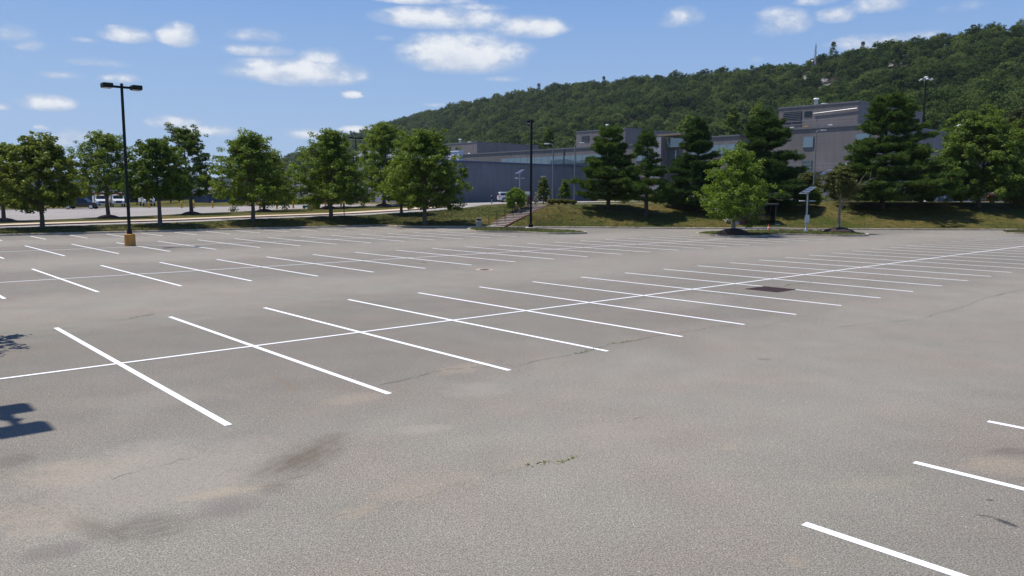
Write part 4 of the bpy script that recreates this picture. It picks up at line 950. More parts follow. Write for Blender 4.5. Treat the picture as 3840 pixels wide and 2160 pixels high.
pine_px('thick dark pine behind the light green island maple\'s left side', (1752, 528), 308, 1660, 1828, 520, 72, mat='bluish_needle', dens=1.4)
pine_px('dark pine behind the light green island maple\'s right side, beside the tower', (1912, 524), 290, 1820, 2035, 518, 73, mat='bluish_needle', dens=1.4)
pine_px('largest pine with long layered boughs in front of the grey tower', (2218, 525), 244, 2085, 2392, 504, 74, dens=1.15, gap=.08)
# trees at the foot of the hill behind the complex
for i, (px, base, top, w_, Y, mat, lab) in enumerate(((2400, 470, 285, 95, 185, 'maple_leaf', 'light topped tree rising behind the gooseneck vent'), (2470, 470, 262, 90, 200, 'deep_leaf', 'dark tree behind the wide maple at the colonnade'), (2545, 470, 268, 90, 190, 'dull_leaf', 'ochre tinged tree behind the complex at the right edge'), (1905, 400, 262, 80, 215, 'maple_leaf', 'bright tree rising left of the tower penthouse'), (1840, 400, 272, 70, 225, 'deep_leaf', 'dark tree between the middle wing and the tower'),
        (1730, 400, 290, 70, 230, 'fresh_leaf', 'bright narrow tree above the brown soffit lobby'), (1380, 380, 322, 50, 260, 'deep_leaf', 'dark tree above the long wing roof beside the black centre lamp'), (2270, 330, 262, 60, 215, 'maple_leaf', 'tree behind the largest pine\'s tip'))):
    b = onY(px, base, Y); b[2] = 2.5; broadleaf('hillside_tree', lab, 'tree', b, onY(px, top, Y)[2]-2.5, w_*.5*1.49*Y/FPX, w_*.5*1.49*Y/FPX, 3.0, 120+i, mat=mat, nleaf=7000, leafsize=.42, group='trees at the foot of the hill', dens=.9)
# out of frame at the left: the tree and lamp whose shadows fall into the picture
broadleaf('maple_tree', 'maple outside the left edge whose shadow tip falls by the first stall line', 'tree', (-15.1, 16.2, 0), 6.6, 2.6, 2.75, 2.0, 90, nleaf=9000, group=GF)


# ------------------------------------------------------------------ rough grass on the banks and islands
R = np.random.default_rng(8); gv = []
def tufts(x, y, z, n_, h, spread):
    a = R.uniform(0, 2*PI, n_); d = R.uniform(0, spread, n_); hh = h*R.uniform(.5, 1.3, n_); w_ = R.uniform(.012, .03, n_)
    bx, by = x+d*np.cos(a), y+d*np.sin(a); la = R.uniform(0, 2*PI, n_); ln = hh*R.uniform(.2, .9, n_)
    for i in range(n_): gv.extend([(bx[i]-w_[i]*math.sin(la[i]), by[i]+w_[i]*math.cos(la[i]), z-.01), (bx[i]+w_[i]*math.sin(la[i]), by[i]-w_[i]*math.cos(la[i]), z-.01), (bx[i]+ln[i]*math.cos(la[i]), by[i]+ln[i]*math.sin(la[i]), z+hh[i])])
nband = 0
while nband < 9000:
    j = R.integers(NSEG*1, nc-NSEG); t = R.random()**1.3; k, c = KR[j], CR[j]; x = k[0]+(c[0]-k[0])*t+R.uniform(-1, 1); y = k[1]+(c[1]-k[1])*t+R.uniform(-.4, .4)
    if abs(x) > y*.72+2: continue
    q = np.array([x, y])-SA; dd = (SB-SA)/np.linalg.norm(SB-SA)
    if abs(q@np.array([-dd[1], dd[0]])) < 1.6 and -1 < q@dd < 8: continue
    h = BV.ray_cast(Vector((x, y, 50)), Vector((0, 0, -1)))
    if h[0] is None: continue
    tufts(x, y, h[0].z, 9, .09, .35); nband += 1
for ob in [o for o in C.objects if o.name.startswith('grass_island')]:
    P = np.array([v.co for v in ob.data.vertices]); n_ = (len(P)-1)//3; c = P[0]; edge = P[1+2*n_:1+3*n_]
    for k in range(900):
        e = edge[R.integers(0, n_)]; t = R.random()**.5*.97; p = c+(e-c)*t; tufts(p[0], p[1], .2-.06*t*t, 8, .085, .25)
m_, n, l, b_ = nt('grass_blade'); g_ = n.new('ShaderNodeNewGeometry'); f = noise(n, l, .2, 4, .6, g_.outputs['Position'])
rp = ramp(n, [(.2, (.05, .075, .013)), (.5, (.085, .095, .02)), (.8, (.17, .13, .045))]); l.new(math_(n, l, 'MULTIPLY_ADD', g_.outputs['Random Per Island'], .5, math_(n, l, 'MULTIPLY', f, .5)), rp.inputs[0]); l.new(rp.outputs[0], b_.inputs['Base Color']); b_.inputs['Roughness'].default_value = .8; MATS['grass_blade'] = m_
tag(quads_mesh('grass', np.array(gv), 'grass_blade', nv=3), 'rough half dry grass on the banks and traffic islands', 'grass', kind='stuff')
# ------------------------------------------------------------------ lamps and poles
def lot_lamp(label, x, y, z, H, rz, foot=None, heads=2, group='dual headed lot lamps', dark='black_steel', rc=.86):
    t = thing('lot_lamp', label, 'street lamp', (x, y, z), rz, group)
    z0 = 0
    if foot == 'yellow':
        MB().lathe([(.33, -.05), (.335, .1), (.325, .7), (.33, .74), (.29, .77)], 'yellow_foot', 28).build('concrete_foot', t, smooth=False); z0 = .77
    elif foot == 'plate':
        MB().box(-.55, .55, -.45, .45, 0, .12, 'concrete', .03).build('concrete_foot', t); MB().box(-.22, .22, -.22, .22, .12, .42, dark, .03).build('base_cover', t); z0 = .12
    m = MB()
    if foot == 'plate': m.box(-.105, .105, -.105, .105, z0, H, dark, .02)
    else: m.tube([(0, 0, z0), (0, 0, z0+.25), (0, 0, z0+.25), (0, 0, H)], [.17, .15, .105, .085], dark, 14); m.lathe([(.1, H), (.1, H+.05), (.03, H+.1)], dark, 12)
    m.build('pole', t)
    for s in ((1, -1) if heads == 2 else (1,)):
        a = MB().box(min(s*.08, s*(rc-.28)), max(s*.08, s*(rc-.28)), -.05, .05, H-.22, H-.08, dark); a.build('arm', t)
        x0, x1 = min(s*(rc-.3), s*(rc+.3)), max(s*(rc-.3), s*(rc+.3)); h = MB().box(x0, x1, -.34, .34, H-.26, H+.03, dark, .035).build('lamp_head', t)
        MB().box(x0+.06, x1-.06, -.27, .27, H-.285, H-.262, 'lens').build('lens', h)
    return t
m_, n, l, b_ = nt('yellow_foot'); P_o = objc(n); f = noise(n, l, 5, 6, .7, P_o); g = noise(n, l, 1.5, 4, .6, P_o)
l.new(mixc(n, l, mapr(n, l, math_(n, l, 'ADD', f, math_(n, l, 'MULTIPLY', g, .6)), .6, 1.0), (.5, .23, .035), (.36, .19, .06)), b_.inputs['Base Color']); b_.inputs['Roughness'].default_value = .8; bump(n, l, f, .4, .02, b_); MATS['yellow_foot'] = m_
UANG = math.atan2(CU[1], CU[0])
fp = gz(322, 619.2); lx, ly = fp[0], fp[1]+.3
lot_lamp('dark green twin head lamp standing in a round orange yellow concrete foot', lx, ly, 0, 10.2, UANG, 'yellow', dark='dark_green_steel')
cx_, cy_ = gz(1335, 579)[:2]
lot_lamp('black square pole lamp on the grass island in front of the stairs', cx_, cy_, .16, 10.4, math.radians(97), 'plate', heads=1)
for px, top, Y, lab in ((895, 345.5, 124, 'dark twin head lamp rising before the low end of the hill'), (557, 393, 178, 'small far twin head lamp left of the full round maple')):
    b = onY(px, top, Y); g = G(b[0], b[1]); lot_lamp(lab, b[0], b[1], g, b[2]-g, UANG)
_mid = (gz(57, 1072)+gz(10, 1041))/2; _k = 10.1/math.tan(SUN_EL); OFFP = (float(_mid[0]-.954*_k), float(_mid[1]+.30*_k))
lot_lamp('twin head lamp outside the left edge that drops the head shadows by the first line', *OFFP, 0, 10.2, math.atan2(CV[1], CV[0]), 'yellow', dark='dark_green_steel', rc=.66)
def slim_pole(label, px, top, Y, side, mat='grey_pole_paint', g=None, L=1.1, group='slim grey poles'):
    b = onY(px, top, Y); z = G(b[0], b[1]) if g is None else g; H = b[2]-z; t = thing('slim_light_pole', label, 'street lamp', (b[0], b[1], z), 0, group)
    MB().tube([(0, 0, -.1), (0, 0, .2), (0, 0, .2), (0, 0, H-.25)], [.16, .14, .1, .065], mat, 10).build('pole', t)
    MB().tube([(0, 0, H-.25), (side*.08, 0, H-.08), (side*.3, 0, H), (side*L*.6, 0, H)], [.06, .05, .045, .04], mat, 8).build('arm', t)
    MB().box(min(side*L*.45, side*L), max(side*L*.45, side*L), -.16, .16, H-.07, H+.06, 'sign_white', .03).build('lamp_head', t); return t
slim_pole('left slim grey pole before the blue wall, its head pointing left', 1392, 362, 96, -1)
slim_pole('right slim grey pole before the blue wall, its head pointing right', 1447, 360, 94, 1)
slim_pole('slim grey pole in front of the tower windows, right of the dark pine', 2054, 328, 99, 1, L=1.2)
slim_pole('tiny far pole light in the gap right of the full round maple', 724, 406, 190, 1)
def solar(label, b, H, Wd, rz, box=True):
    t = thing('solar_lamp', label, 'solar lamp', b, 0, 'solar panel lamps')
    MB().lathe([(.19, 0), (.17, .1), (.1, .3), (.085, .32)], 'galvanised_steel', 12).build('base', t)
    MB().tube([(0, 0, .3), (0, 0, H-.35)], [.085, .075], 'galvanised_steel', 12).build('pole', t)
    m = MB(); m.tube([(0, 0, H-.4), (-.16, 0, H-.12)], .045, 'galvanised_steel', 6); m.tube([(0, 0, H-.4), (.2, 0, H-.05)], .045, 'galvanised_steel', 6); m.build('bracket', t)
    M = Matrix.Translation((0, 0, H)) @ Matrix.Rotation(rz, 4, 'Z') @ Matrix.Rotation(math.radians(-28), 4, 'Y')
    p = MB().box(-Wd/2, Wd/2, -.5, .5, -.025, .025, 'galvanised_steel', M=M).build('solar_panel', t)
    c = MB()
    for k in range(3): c.box(-Wd/2+.05+k*(Wd-.06)/3, -Wd/2+.03+(k+1)*(Wd-.06)/3-.05, -.46, .46, .026, .031, 'solar_cell', M=M)
    c.build('solar_cells', p)
    for s, q in ((-1, 0), (1, 0)):
        MB().tube([(0, 0, H-1.0), (s*.25, 0, H-.98)], .035, 'galvanised_steel', 6).build('arm', t)
        MB().box(min(s*.22, s*.72), max(s*.22, s*.72), -.14, .14, H-1.0, H-.92, 'sign_white', .02).build('lamp_head', t)
    if box:
        bx = MB().box(-.2, .2, -.26, -.08, .75, 1.55, 'galvanised_steel', .03).build('battery_box', t); MB().box(-.17, .17, -.268, -.262, .8, 1.5, 'sign_white').build('box_door', bx)
    return t
b = gz(2027, 582.5, .17); solar('nearest solar lamp on the right island, a battery box low on its pole', b, 3.75, 1.25, .25)
b = onY(2074, 503, 112); b[2] = G(b[0], b[1]); solar('solar lamp on the crest behind the olive ornamental tree', b, 4.1, 1.4, .25)
b = onY(1307, 505, 117); b[2] = G(b[0], b[1]); solar('solar lamp before the blue wall above the round green bush', b, 4.6, 1.15, .5, box=False)
# high mast with a ring of floodlights
b = onY(2327, 300, 186); top = onY(2330, 196, 186); t = thing('high_mast', 'tall dark mast with a ring of white floodlights against the wooded hill', 'floodlight mast', (top[0], top[1], 2.6)); H = top[2]-2.6
MB().tube([(0, 0, 0), (0, 0, H)], [.38, .16], 'black_steel', 12).build('pole', t)
m = MB(); pts = [(1.15*math.cos(a), 1.15*math.sin(a), H-.25) for a in np.linspace(0, 2*PI, 17)]; m.tube(pts, .05, 'grey_pole_paint', 6, cap=False)
for k in range(4): a = k*PI/2; m.tube([(0, 0, H-.25), (1.15*math.cos(a), 1.15*math.sin(a), H-.25)], .05, 'grey_pole_paint', 6)
m.build('ring', t)
for k in range(6):
    a = k*PI/3+.2; M = Matrix.Translation((1.3*math.cos(a), 1.3*math.sin(a), H-.45)) @ Matrix.Rotation(a, 4, 'Z') @ Matrix.Rotation(.5, 4, 'Y'); MB().box(-.24, .24, -.25, .25, -.12, .16, 'sign_white', .05, M=M).build('floodlight', t)
MB().lathe([(.5, H+.05), (.42, H+.22), (.12, H+.36)], 'sign_white', 14).build('cap', t)
# lattice mast on the ridge
d = Vector(ray(2050, 158)); hh = HBV.ray_cast(Vector(EYE), d.normalized()); Ym = hh[0].y if hh[0] else 600; Ym = min(Ym, 640)
b = onY(2050, 164, Ym); tp = onY(2051, 106, Ym); H = tp[2]-b[2]; t = thing('lattice_mast', 'thin steel lattice mast with small antennas on the ridge of the hill', 'radio mast', b-np.array([0, 0, 2])); H += 2
m = MB(); rt = [(.75*math.cos(a), .75*math.sin(a)) for a in (0, 2.094, 4.189)]
for x, y in rt: m.tube([(x, y, 0), (x*.45, y*.45, H*.9)], .2, 'aluminium_mast', 5)
nb = 14
for k in range(nb):
    for i in range(3):
        (xa, ya), (xb, yb) = rt[i], rt[(i+1) % 3]; s0, s1 = 1-.55*k/nb, 1-.55*(k+1)/nb; m.tube([(xa*s0, ya*s0, H*.9*k/nb), (xb*s1, yb*s1, H*.9*(k+1)/nb)], .1, 'aluminium_mast', 4)
m.tube([(0, 0, H*.88), (0, 0, H)], .16, 'aluminium_mast', 5); m.build('lattice', t)
for z, s in ((H*.55, 1), (H*.64, -1), (H*.45, -1)): MB().tube([(0, 0, z), (s*1.1, 0, z), (s*1.1, 0, z+1.2)], .12, 'aluminium_mast', 5).build('antenna', t)
b2 = onY(2043, 164, Ym); t = thing('dish_post', 'short post with a white dish beside the lattice mast on the ridge', 'antenna', b2); MB().tube([(0, 0, -1), (0, 0, 2.6)], .15, 'aluminium_mast', 6).build('post', t); MB().lathe([(.2, 2.4), (.95, 2.7), (1.0, 3.0), (.5, 3.5)], 'white_metal', 12).build('dish', t)

# ------------------------------------------------------------------ bollards, posts, bins, cone
bol = None
for i, (px, py, lab) in enumerate(((326, 524, 'yellow bollard just right of the yellow footed lamp pole, in front of the trucks'), (375, 524, 'yellow bollard in front of the third white truck'), (457, 524.3, 'yellow bollard left of the tall dark peaked maple\'s trunk'), (488, 524.2, 'yellow bollard close right of the tall dark peaked maple\'s trunk'), (535, 523.5, 'yellow bollard in front of the low shed'),
        (654, 527.5, 'yellow bollard by the trunk of the full round maple, its right side'), (696.6, 526.3, 'yellow bollard second right of the full round maple\'s trunk'), (738, 524.6, 'yellow bollard left of the grey mixer cart'), (779.6, 522.6, 'yellow bollard touching the left side of the grey mixer cart'), (819, 520.9, 'yellow bollard left of the dense pointed maple\'s trunk'), (858, 519.5, 'yellow bollard right of the dense pointed maple\'s trunk'))):
    b = hit(px, py)
    if bol is None:
        bol = thing('bollard', lab, 'bollard', b, 0, 'yellow bollards along the far lot'); MB().lathe([(.14, -.05), (.14, 1.02), (.12, 1.12), (.06, 1.17)], 'yellow_bollard', 14).build('post', bol); MB().lathe([(.145, .62), (.145, .7)], 'bin_dark', 14).build('band', bol)
    else: copy_thing(bol, b, label=lab)
for px, py, h, lab in ((866, 549, 1.6, 'thin black post on the grass right of the dense pointed maple'), (832, 530, 1.5, 'thin grey post on the second verge behind the dense pointed maple'), (715, 527, 1.7, 'thin grey post between two bollards on the far lot')):
    b = hit(px, py); t = thing('marker_post', lab, 'post', b); MB().box(-.035, .035, -.03, .03, -.1, h, 'black_steel' if px == 866 else 'grey_pole_paint').build('post', t); MB().box(-.1, .1, -.045, -.032, h-.4, h, 'bin_dark' if px == 866 else 'sign_white', .01).build('plate', t)
b = onY(1237, 514, 108); b[2] = G(b[0], b[1]); t = thing('path_light', 'short dark bollard light on the crest left of the white car', 'bollard light', b); MB().tube([(0, 0, 0), (0, 0, .75)], .09, 'grey_pole_paint', 10).build('post', t); MB().lathe([(.13, .7), (.13, 1.05), (.16, 1.08), (.05, 1.2)], 'bin_dark', 12).build('lamp_head', t)
b = gz(1205, 572.5, .15); t = thing('litter_bin', 'pale square litter bin with a dark open hood at the foot of the stairs', 'litter bin', b); MB().box(-.25, .25, -.25, .25, 0, .62, 'bin_grey', .03).build('body', t); MB().box(-.265, .265, -.265, .265, .62, .68, 'white_metal', .01).build('rim', t)
m = MB(); m.box(-.22, .22, -.22, .22, .68, .9, 'bin_dark', .01); m.box(-.26, .26, -.26, .26, .9, .96, 'bin_grey', .02); m.build('hood', t)
b = gz(1933, 579.5); t = thing('traffic_cone', 'orange traffic cone with a white collar at the kerb by the shelter', 'traffic cone', b); MB().box(-.19, .19, -.19, .19, 0, .035, 'orange_plastic', .01).build('base', t); MB().lathe([(.14, .035), (.095, .24)], 'orange_plastic', 18).lathe([(.068, .37), (.03, .58), (.02, .6)], 'orange_plastic', 18).build('cone', t); MB().lathe([(.096, .24), (.069, .37)], 'white_band', 18).build('collar', t)
# storm drain grate and manhole in the lot
b = gz(1938, 728); t = thing('drain_grate', 'rusty rectangular storm drain grate beside a stall line', 'drain', (b[0], b[1], .002), UANG); m = MB(); m.box(-.62, .62, -.62, .62, -.02, .004, 'cast_iron')
m.build('pit', t); m = MB()
for k in range(11): x = -.55+k*.11; m.box(x-.025, x+.025, -.56, .56, .004, .012, 'rust_iron')
for k in range(4): y = -.5+k*.333; m.box(-.56, .56, y-.02, y+.02, .004, .0135, 'rust_iron')
m.build('bars', t); MB().box(-.64, .64, -.64, -.58, .004, .013, 'rust_iron').box(-.64, .64, .58, .64, .004, .013, 'rust_iron').box(-.64, -.58, -.58, .58, .004, .013, 'rust_iron').box(.58, .64, -.58, .58, .004, .013, 'rust_iron').build('frame', t)
b = gz(1219, 678.5); t = thing('manhole_cover', 'small pale square manhole surround with a dark round lid between two rows', 'manhole', (b[0], b[1], .002), UANG+.6); MB().box(-.38, .38, -.38, .38, -.01, .006, 'manhole_tan').build('surround', t) if False else None
plain('manhole_tan', (.42, .33, .25), .85, var=.15)
MB().box(-.38, .38, -.38, .38, -.01, .006, 'manhole_tan').build('surround', t); MB().lathe([(.24, .0), (.24, .011)], 'rust_iron', 24).build('lid', t)

# ------------------------------------------------------------------ stairs on the bank
A, B = SA, SB; dv = (B-A)/np.linalg.norm(B-A); L = np.linalg.norm(B-A); NS = 14; rise = (2.30-.15)/NS; run = L/NS
t = thing('staircase', 'outdoor brick stairs with pale treads climbing the grass bank', 'stairs', (A[0], A[1], .15), math.atan2(dv[1], dv[0])); hw = 1.25
m = MB()
for k in range(NS): m.box(k*run, (k+1)*run+.001, -hw, hw, max(-.5, (k-2)*rise), (k+1)*rise-.05, 'brick_riser')
m.box(NS*run, NS*run+1.2, -hw-.4, hw+.4, NS*rise-.6, NS*rise-.05, 'brick_riser'); m.build('risers', t)
for k in range(NS): MB().box(k*run-.03, (k+1)*run+.02 if k < NS-1 else (k+1)*run+1.2, -hw-.02, hw+.02, (k+1)*rise-.05+.0005*k, (k+1)*rise+.0005*k, 'concrete').build('tread', t)
for s in (-1, 1):
    m = MB(); y0 = s*hw; vs = [(-.2, y0, -.3), (-.2, y0, .06), (NS*run, y0, NS*rise+.06), (NS*run+1.2, y0, NS*rise+.06), (NS*run+1.2, y0, -.3)]; q = [(x, y+s*.18, z) for x, y, z in vs]
    m.add(vs+q, [(0, 1, 2, 3, 4), (9, 8, 7, 6, 5), (0, 5, 6, 1), (1, 6, 7, 2), (2, 7, 8, 3), (3, 8, 9, 4)], 'brick_riser'); m.build('cheek_wall', t)
for yy in (hw+.02, 0.0):
    m = MB(); st2 = 1.18; x = -.1; k = 0
    while x < NS*run+.6:
        zb = max(0, min(NS, (x/run)))*rise; zt = max(0, min(NS, (x+st2*.5)/run))*rise+.92; xn = min(x+st2, NS*run+.9); zbn = max(0, min(NS, xn/run))*rise
        m.tube([(x, yy, zb-.05), (x, yy, zt)], .032, 'brown_rail', 6); m.tube([(x, yy, zt), (xn, yy, zt)], .032, 'brown_rail', 6); m.tube([(xn, yy, zt), (xn, yy, zbn-.05)], .032, 'brown_rail', 6); x = xn+.0
        if xn >= NS*run+.9: break
    m.build('handrail', t)
structure(MB().add([(-3.4, 81.95, .152), (.5, 81.95, .152), (.4, 82.6, .156), (-.9, 83.9, .156), (-2.9, 83.2, .156)], [(0, 1, 2, 3, 4)], 'concrete').build('stair_landing'))

# ------------------------------------------------------------------ bus shelter
def shelter_glass():
    m = bpy.data.materials.new('shelter_glass'); m.use_nodes = True; n = m.node_tree.nodes; l = m.node_tree.links; n.remove(n['Principled BSDF'])
    a = n.new('ShaderNodeBsdfTransparent'); a.inputs[0].default_value = (.42, .44, .45, 1); g = n.new('ShaderNodeBsdfGlossy'); g.inputs['Roughness'].default_value = .08; g.inputs[0].default_value = (.7, .75, .8, 1)
    lw = n.new('ShaderNodeFresnel'); x = n.new('ShaderNodeMixShader'); l.new(lw.outputs[0], x.inputs[0]); l.new(a.outputs[0], x.inputs[1]); l.new(g.outputs[0], x.inputs[2]); l.new(x.outputs[0], n['Material Output'].inputs[0]); MATS['shelter_glass'] = m
shelter_glass(); plain('shelter_frame', (.045, .047, .05), .45)
s0 = gz(1868, 574, .15); s1 = gz(1977, 575, .15); Wd = s1[0]-s0[0]
structure(MB().box(s0[0]-.6, s1[0]+.8, 79.8, 84.8, .0, .19, 'concrete').build('shelter_slab'))
t = thing('bus_shelter', 'dark framed glass bus shelter in the pine shade on the kerb', 'bus shelter', (s0[0], 81.6, .19)); dp, HS = 1.7, 2.3
for x in (0, Wd*.27, Wd*.5, Wd*.75, Wd): MB().box(x-.04, x+.04, dp-.08, dp, 0, HS, 'shelter_frame').build('post', t)
for x in (0, Wd): MB().box(x-.04, x+.04, 0, .08, 0, HS, 'shelter_frame').build('post', t)
MB().box(-.2, Wd+.2, -.35, dp+.2, HS, HS+.14, 'shelter_frame', .03).build('roof', t)
xs = [0, Wd*.27, Wd*.5, Wd*.75, Wd]
for a, c in zip(xs[:-1], xs[1:]): MB().box(a+.05, c-.05, dp-.05, dp-.03, .15, HS-.1, 'shelter_glass').build('glass_panel', t)
for x in (0, Wd): MB().box(x-.012, x+.012, .1, dp-.1, .15, HS-.1, 'shelter_glass').build('glass_panel', t)
m = MB()
for z in (.12, 1.1): m.box(0, Wd, dp-.07, dp-.01, z, z+.05, 'shelter_frame')
m.build('cross_rail', t)
bx0 = gz(1903, 574, .19)[0]; bx1 = gz(1941, 574, .19)[0]
t = thing('bench', 'red brown slatted bench inside the bus shelter', 'bench', (bx0, 82.0, .19)); BL = bx1-bx0
m = MB(); [m.box(0, BL, .05+k*.15, .17+k*.15, .43, .47, 'bench_wood') for k in range(3)]; m.build('seat', t)
m = MB(); [m.box(0, BL, .52+k*.03, .56+k*.03, .58+k*.14, .69+k*.14, 'bench_wood') for k in range(3)]; m.build('backrest', t)
for x in (.08, BL-.16): m = MB(); m.box(x, x+.08, .05, .5, 0, .43, 'bench_wood'); m.box(x, x+.08, .5, .58, 0, .95, 'bench_wood'); m.build('leg', t)
bb0 = gz(1896, 574.5, .19)
t = thing('litter_bin', 'dark red square litter bin at the left end of the shelter bench', 'litter bin', (bb0[0], 81.7, .19)); MB().box(-.3, .3, -.3, .3, 0, .85, 'bench_wood', .03).build('body', t); MB().box(-.16, .16, -.16, .16, .85, 1.06, 'bin_dark', .03).build('lid', t)
for i, (xa, xb, z0, z1, lab) in enumerate(((1858, 1890, .65, .95, 'top pale stone slab stepping up left of the shelter'), (1868, 1888, .38, .65, 'middle pale stone slab stepping up left of the shelter'), (1872, 1882, .19, .38, 'lowest pale stone slab at the shelter\'s left foot'), (1977, 1990, .19, .5, 'pale stone block at the shelter\'s right foot'))):
    a = gz(xa, 574, .2)[0]; c = gz(xb, 574, .2)[0]; o = MB().box(a, c, 81.3+(.5 if i == 0 else .25 if i == 1 else 0), 83.6, z0, z1, 'concrete', .04).build('stone_slab'); tag(o, lab, 'stone slab', 'stone slabs beside the bus shelter')

# ------------------------------------------------------------------ vehicles (x forward, y left)
def wheels(t, xs, w, r, rimmat='chrome'):
    for x in xs:
        for s in (1, -1):
            wl = MB().wheel(x, s*(w-.1), r, r, .24, 'rubber', 22).build('wheel', t)
            q = s*(w-.1)+s*.125; m = MB().wheel(x, q, r, r*.66, .02, rimmat, 18, [(r*.05, -.01), (r*.66, -.01), (r*.66, .01), (r*.05, .01)])
            m.build('rim', wl)
            m = MB()
            for k in range(5): a = k*2*PI/5; m.box(-.02, .02, -.008, .008, r*.15, r*.6, 'bin_dark', M=Matrix.Translation((x, q+s*.014, r)) @ Matrix.Rotation(a, 4, 'Y'))
            m.build('spoke_gap', wl)
def suv(name, label, loc, rz, paint, L=4.5, H=1.62, Wd=.93, cat='car'):
    t = thing(name, label, cat, loc, rz); h = L/2; w = Wd; k = H/1.62
    low = [(-h, .42), (-h-.02, .72), (-h+.03, .98), (h*.42, 1.0), (h*.9, .9), (h, .68), (h, .36), (h*.82, .26), (-h*.85, .28)]
    m = MB(); pts = [(x, z*k, w*(.9 if abs(x) > h*.93 else 1)) for x, z in low]; m.prof(pts, paint); m.build('body', t)
    cab = [(-h+.05, .98, .92), (-h+.16, 1.4, .8), (-h+.3, 1.6, .74), (h*.12, 1.62, .74), (h*.26, 1.56, .75), (h*.52, .99, .9)]
    o = MB().prof([(x, z*k, w*q) for x, z, q in cab], paint).build('cabin', t)
    for s in (1, -1):
        g = [(-h+.22, 1.06, .925), (-h+.32, 1.4, .825), (h*.1, 1.46, .8), (h*.24, 1.44, .805), (h*.42, 1.06, .915)]
        MB().poly([(x, s*(w*q+.006), z*k) for x, z, q in (g if s < 0 else g[::-1])], 'dark_glass').build('side_window', o)
        xb = -.15; MB().box(xb-.04, xb+.04, s*w*.87-.03, s*w*.87+.03, 1.05*k, 1.45*k, paint).build('pillar', o)
        MB().box(h*.3, h*.3+.16, s*w*1.0-.08, s*w*1.0+.1, 1.0*k, 1.16*k, paint, .03).build('mirror', t)
        MB().box(h-.18, h-.0, min(s*.5*w, s*.9*w), max(s*.5*w, s*.9*w), .66*k, .8*k, 'lens', .03).build('headlight', t)
        MB().box(-h-.03, -h+.2, min(s*.62*w, s*.93*w), max(s*.62*w, s*.93*w), .78*k, .95*k, 'red_light', .02).build('tail_light', t)
    MB().poly([(h*.5, -.8*w, 1.04*k), (h*.5, .8*w, 1.04*k), (h*.275, .68*w, 1.53*k), (h*.275, -.68*w, 1.53*k)], 'dark_glass').build('windscreen', o)
    MB().poly([(-h+.055, .8*w, 1.04*k), (-h+.055, -.8*w, 1.04*k), (-h+.15, -.7*w, 1.38*k), (-h+.15, .7*w, 1.38*k)], 'dark_glass').build('rear_window', o)
    MB().box(h-.02, h+.02, -.5*w, .5*w, .5*k, .72*k, 'bin_dark', .01).build('grille', t)
    m = MB(); m.box(-h*.9, h*.9, -w*.99, w*.99, .2, .34*k, 'bin_dark'); m.build('sill', t)
    for x in (-h*.6, h*.6):
        for s in (1, -1): MB().wheel(x, s*(w-.02), .36*k, .41*k, .06, 'bin_dark', 20).build('wheel_arch', t)
    wheels(t, (-h*.6, h*.6), w+.02, .35*k); return t
b = onY(1288, 512.5, 122); g = G(b[0], b[1])+.05
suv('parked_suv', 'white compact suv parked by the blue wall, half behind the round bush', (b[0], b[1], g), .18, 'white_car_paint', 4.45, 1.6)
b = onY(1362, 511, 117); g = G(b[0], b[1])+.05
suv('parked_car', 'silver hooded dark car facing out behind the loose sapling', (b[0], b[1], g), -PI/2+.12, 'silver_car_paint', 4.4, 1.5)
def pickup(label, loc, rz):
    t = thing('pickup_truck', label, 'pickup truck', loc, rz); w = .98; p = 'black_car_paint'
    MB().prof([(-2.8, .5, w*.95), (-2.8, 1.1, w*.95), (1.3, 1.12, w), (2.6, 1.05, w*.95), (2.8, .85, w*.9), (2.8, .45, w*.9), (2.3, .35, w), (-2.6, .4, w)], p).build('body', t)
    c = MB().prof([(-.8, 1.1, w*.95), (-.7, 1.75, w*.8), (-.4, 1.86, w*.78), (.6, 1.86, w*.78), (1.4, 1.1, w*.95)], p).build('cabin', t)
    for s in (1, -1):
        g = [(-.65, 1.16, .93), (-.58, 1.68, .83), (.55, 1.72, .82), (1.15, 1.16, .94)]; MB().poly([(x, s*(w*q+.006), z) for x, z, q in (g if s < 0 else g[::-1])], 'dark_glass').build('side_window', c)
        MB().box(2.65, 2.82, min(s*.6*w, s*.9*w), max(s*.6*w, s*.9*w), .75, .95, 'lens', .02).build('headlight', t)
    MB().poly([(1.36, -.85*w, 1.16), (1.36, .85*w, 1.16), (.68, .74*w, 1.78), (.68, -.74*w, 1.78)], 'dark_glass').build('windscreen', c)
    MB().box(-2.7, -.9, -w*.85, w*.85, 1.1, 1.16, 'bin_dark').build('bed_cover', t); MB().box(2.7, 2.95, -w*.9, w*.9, .45, .62, 'chrome', .04).build('bumper', t)
    wheels(t, (-1.85, 1.8), w+.02, .42); return t
b = hit(207, 526.5); pickup('black pickup truck parked across the far lot, nose to the right', (b[0], b[1], b[2]+.04), .1)
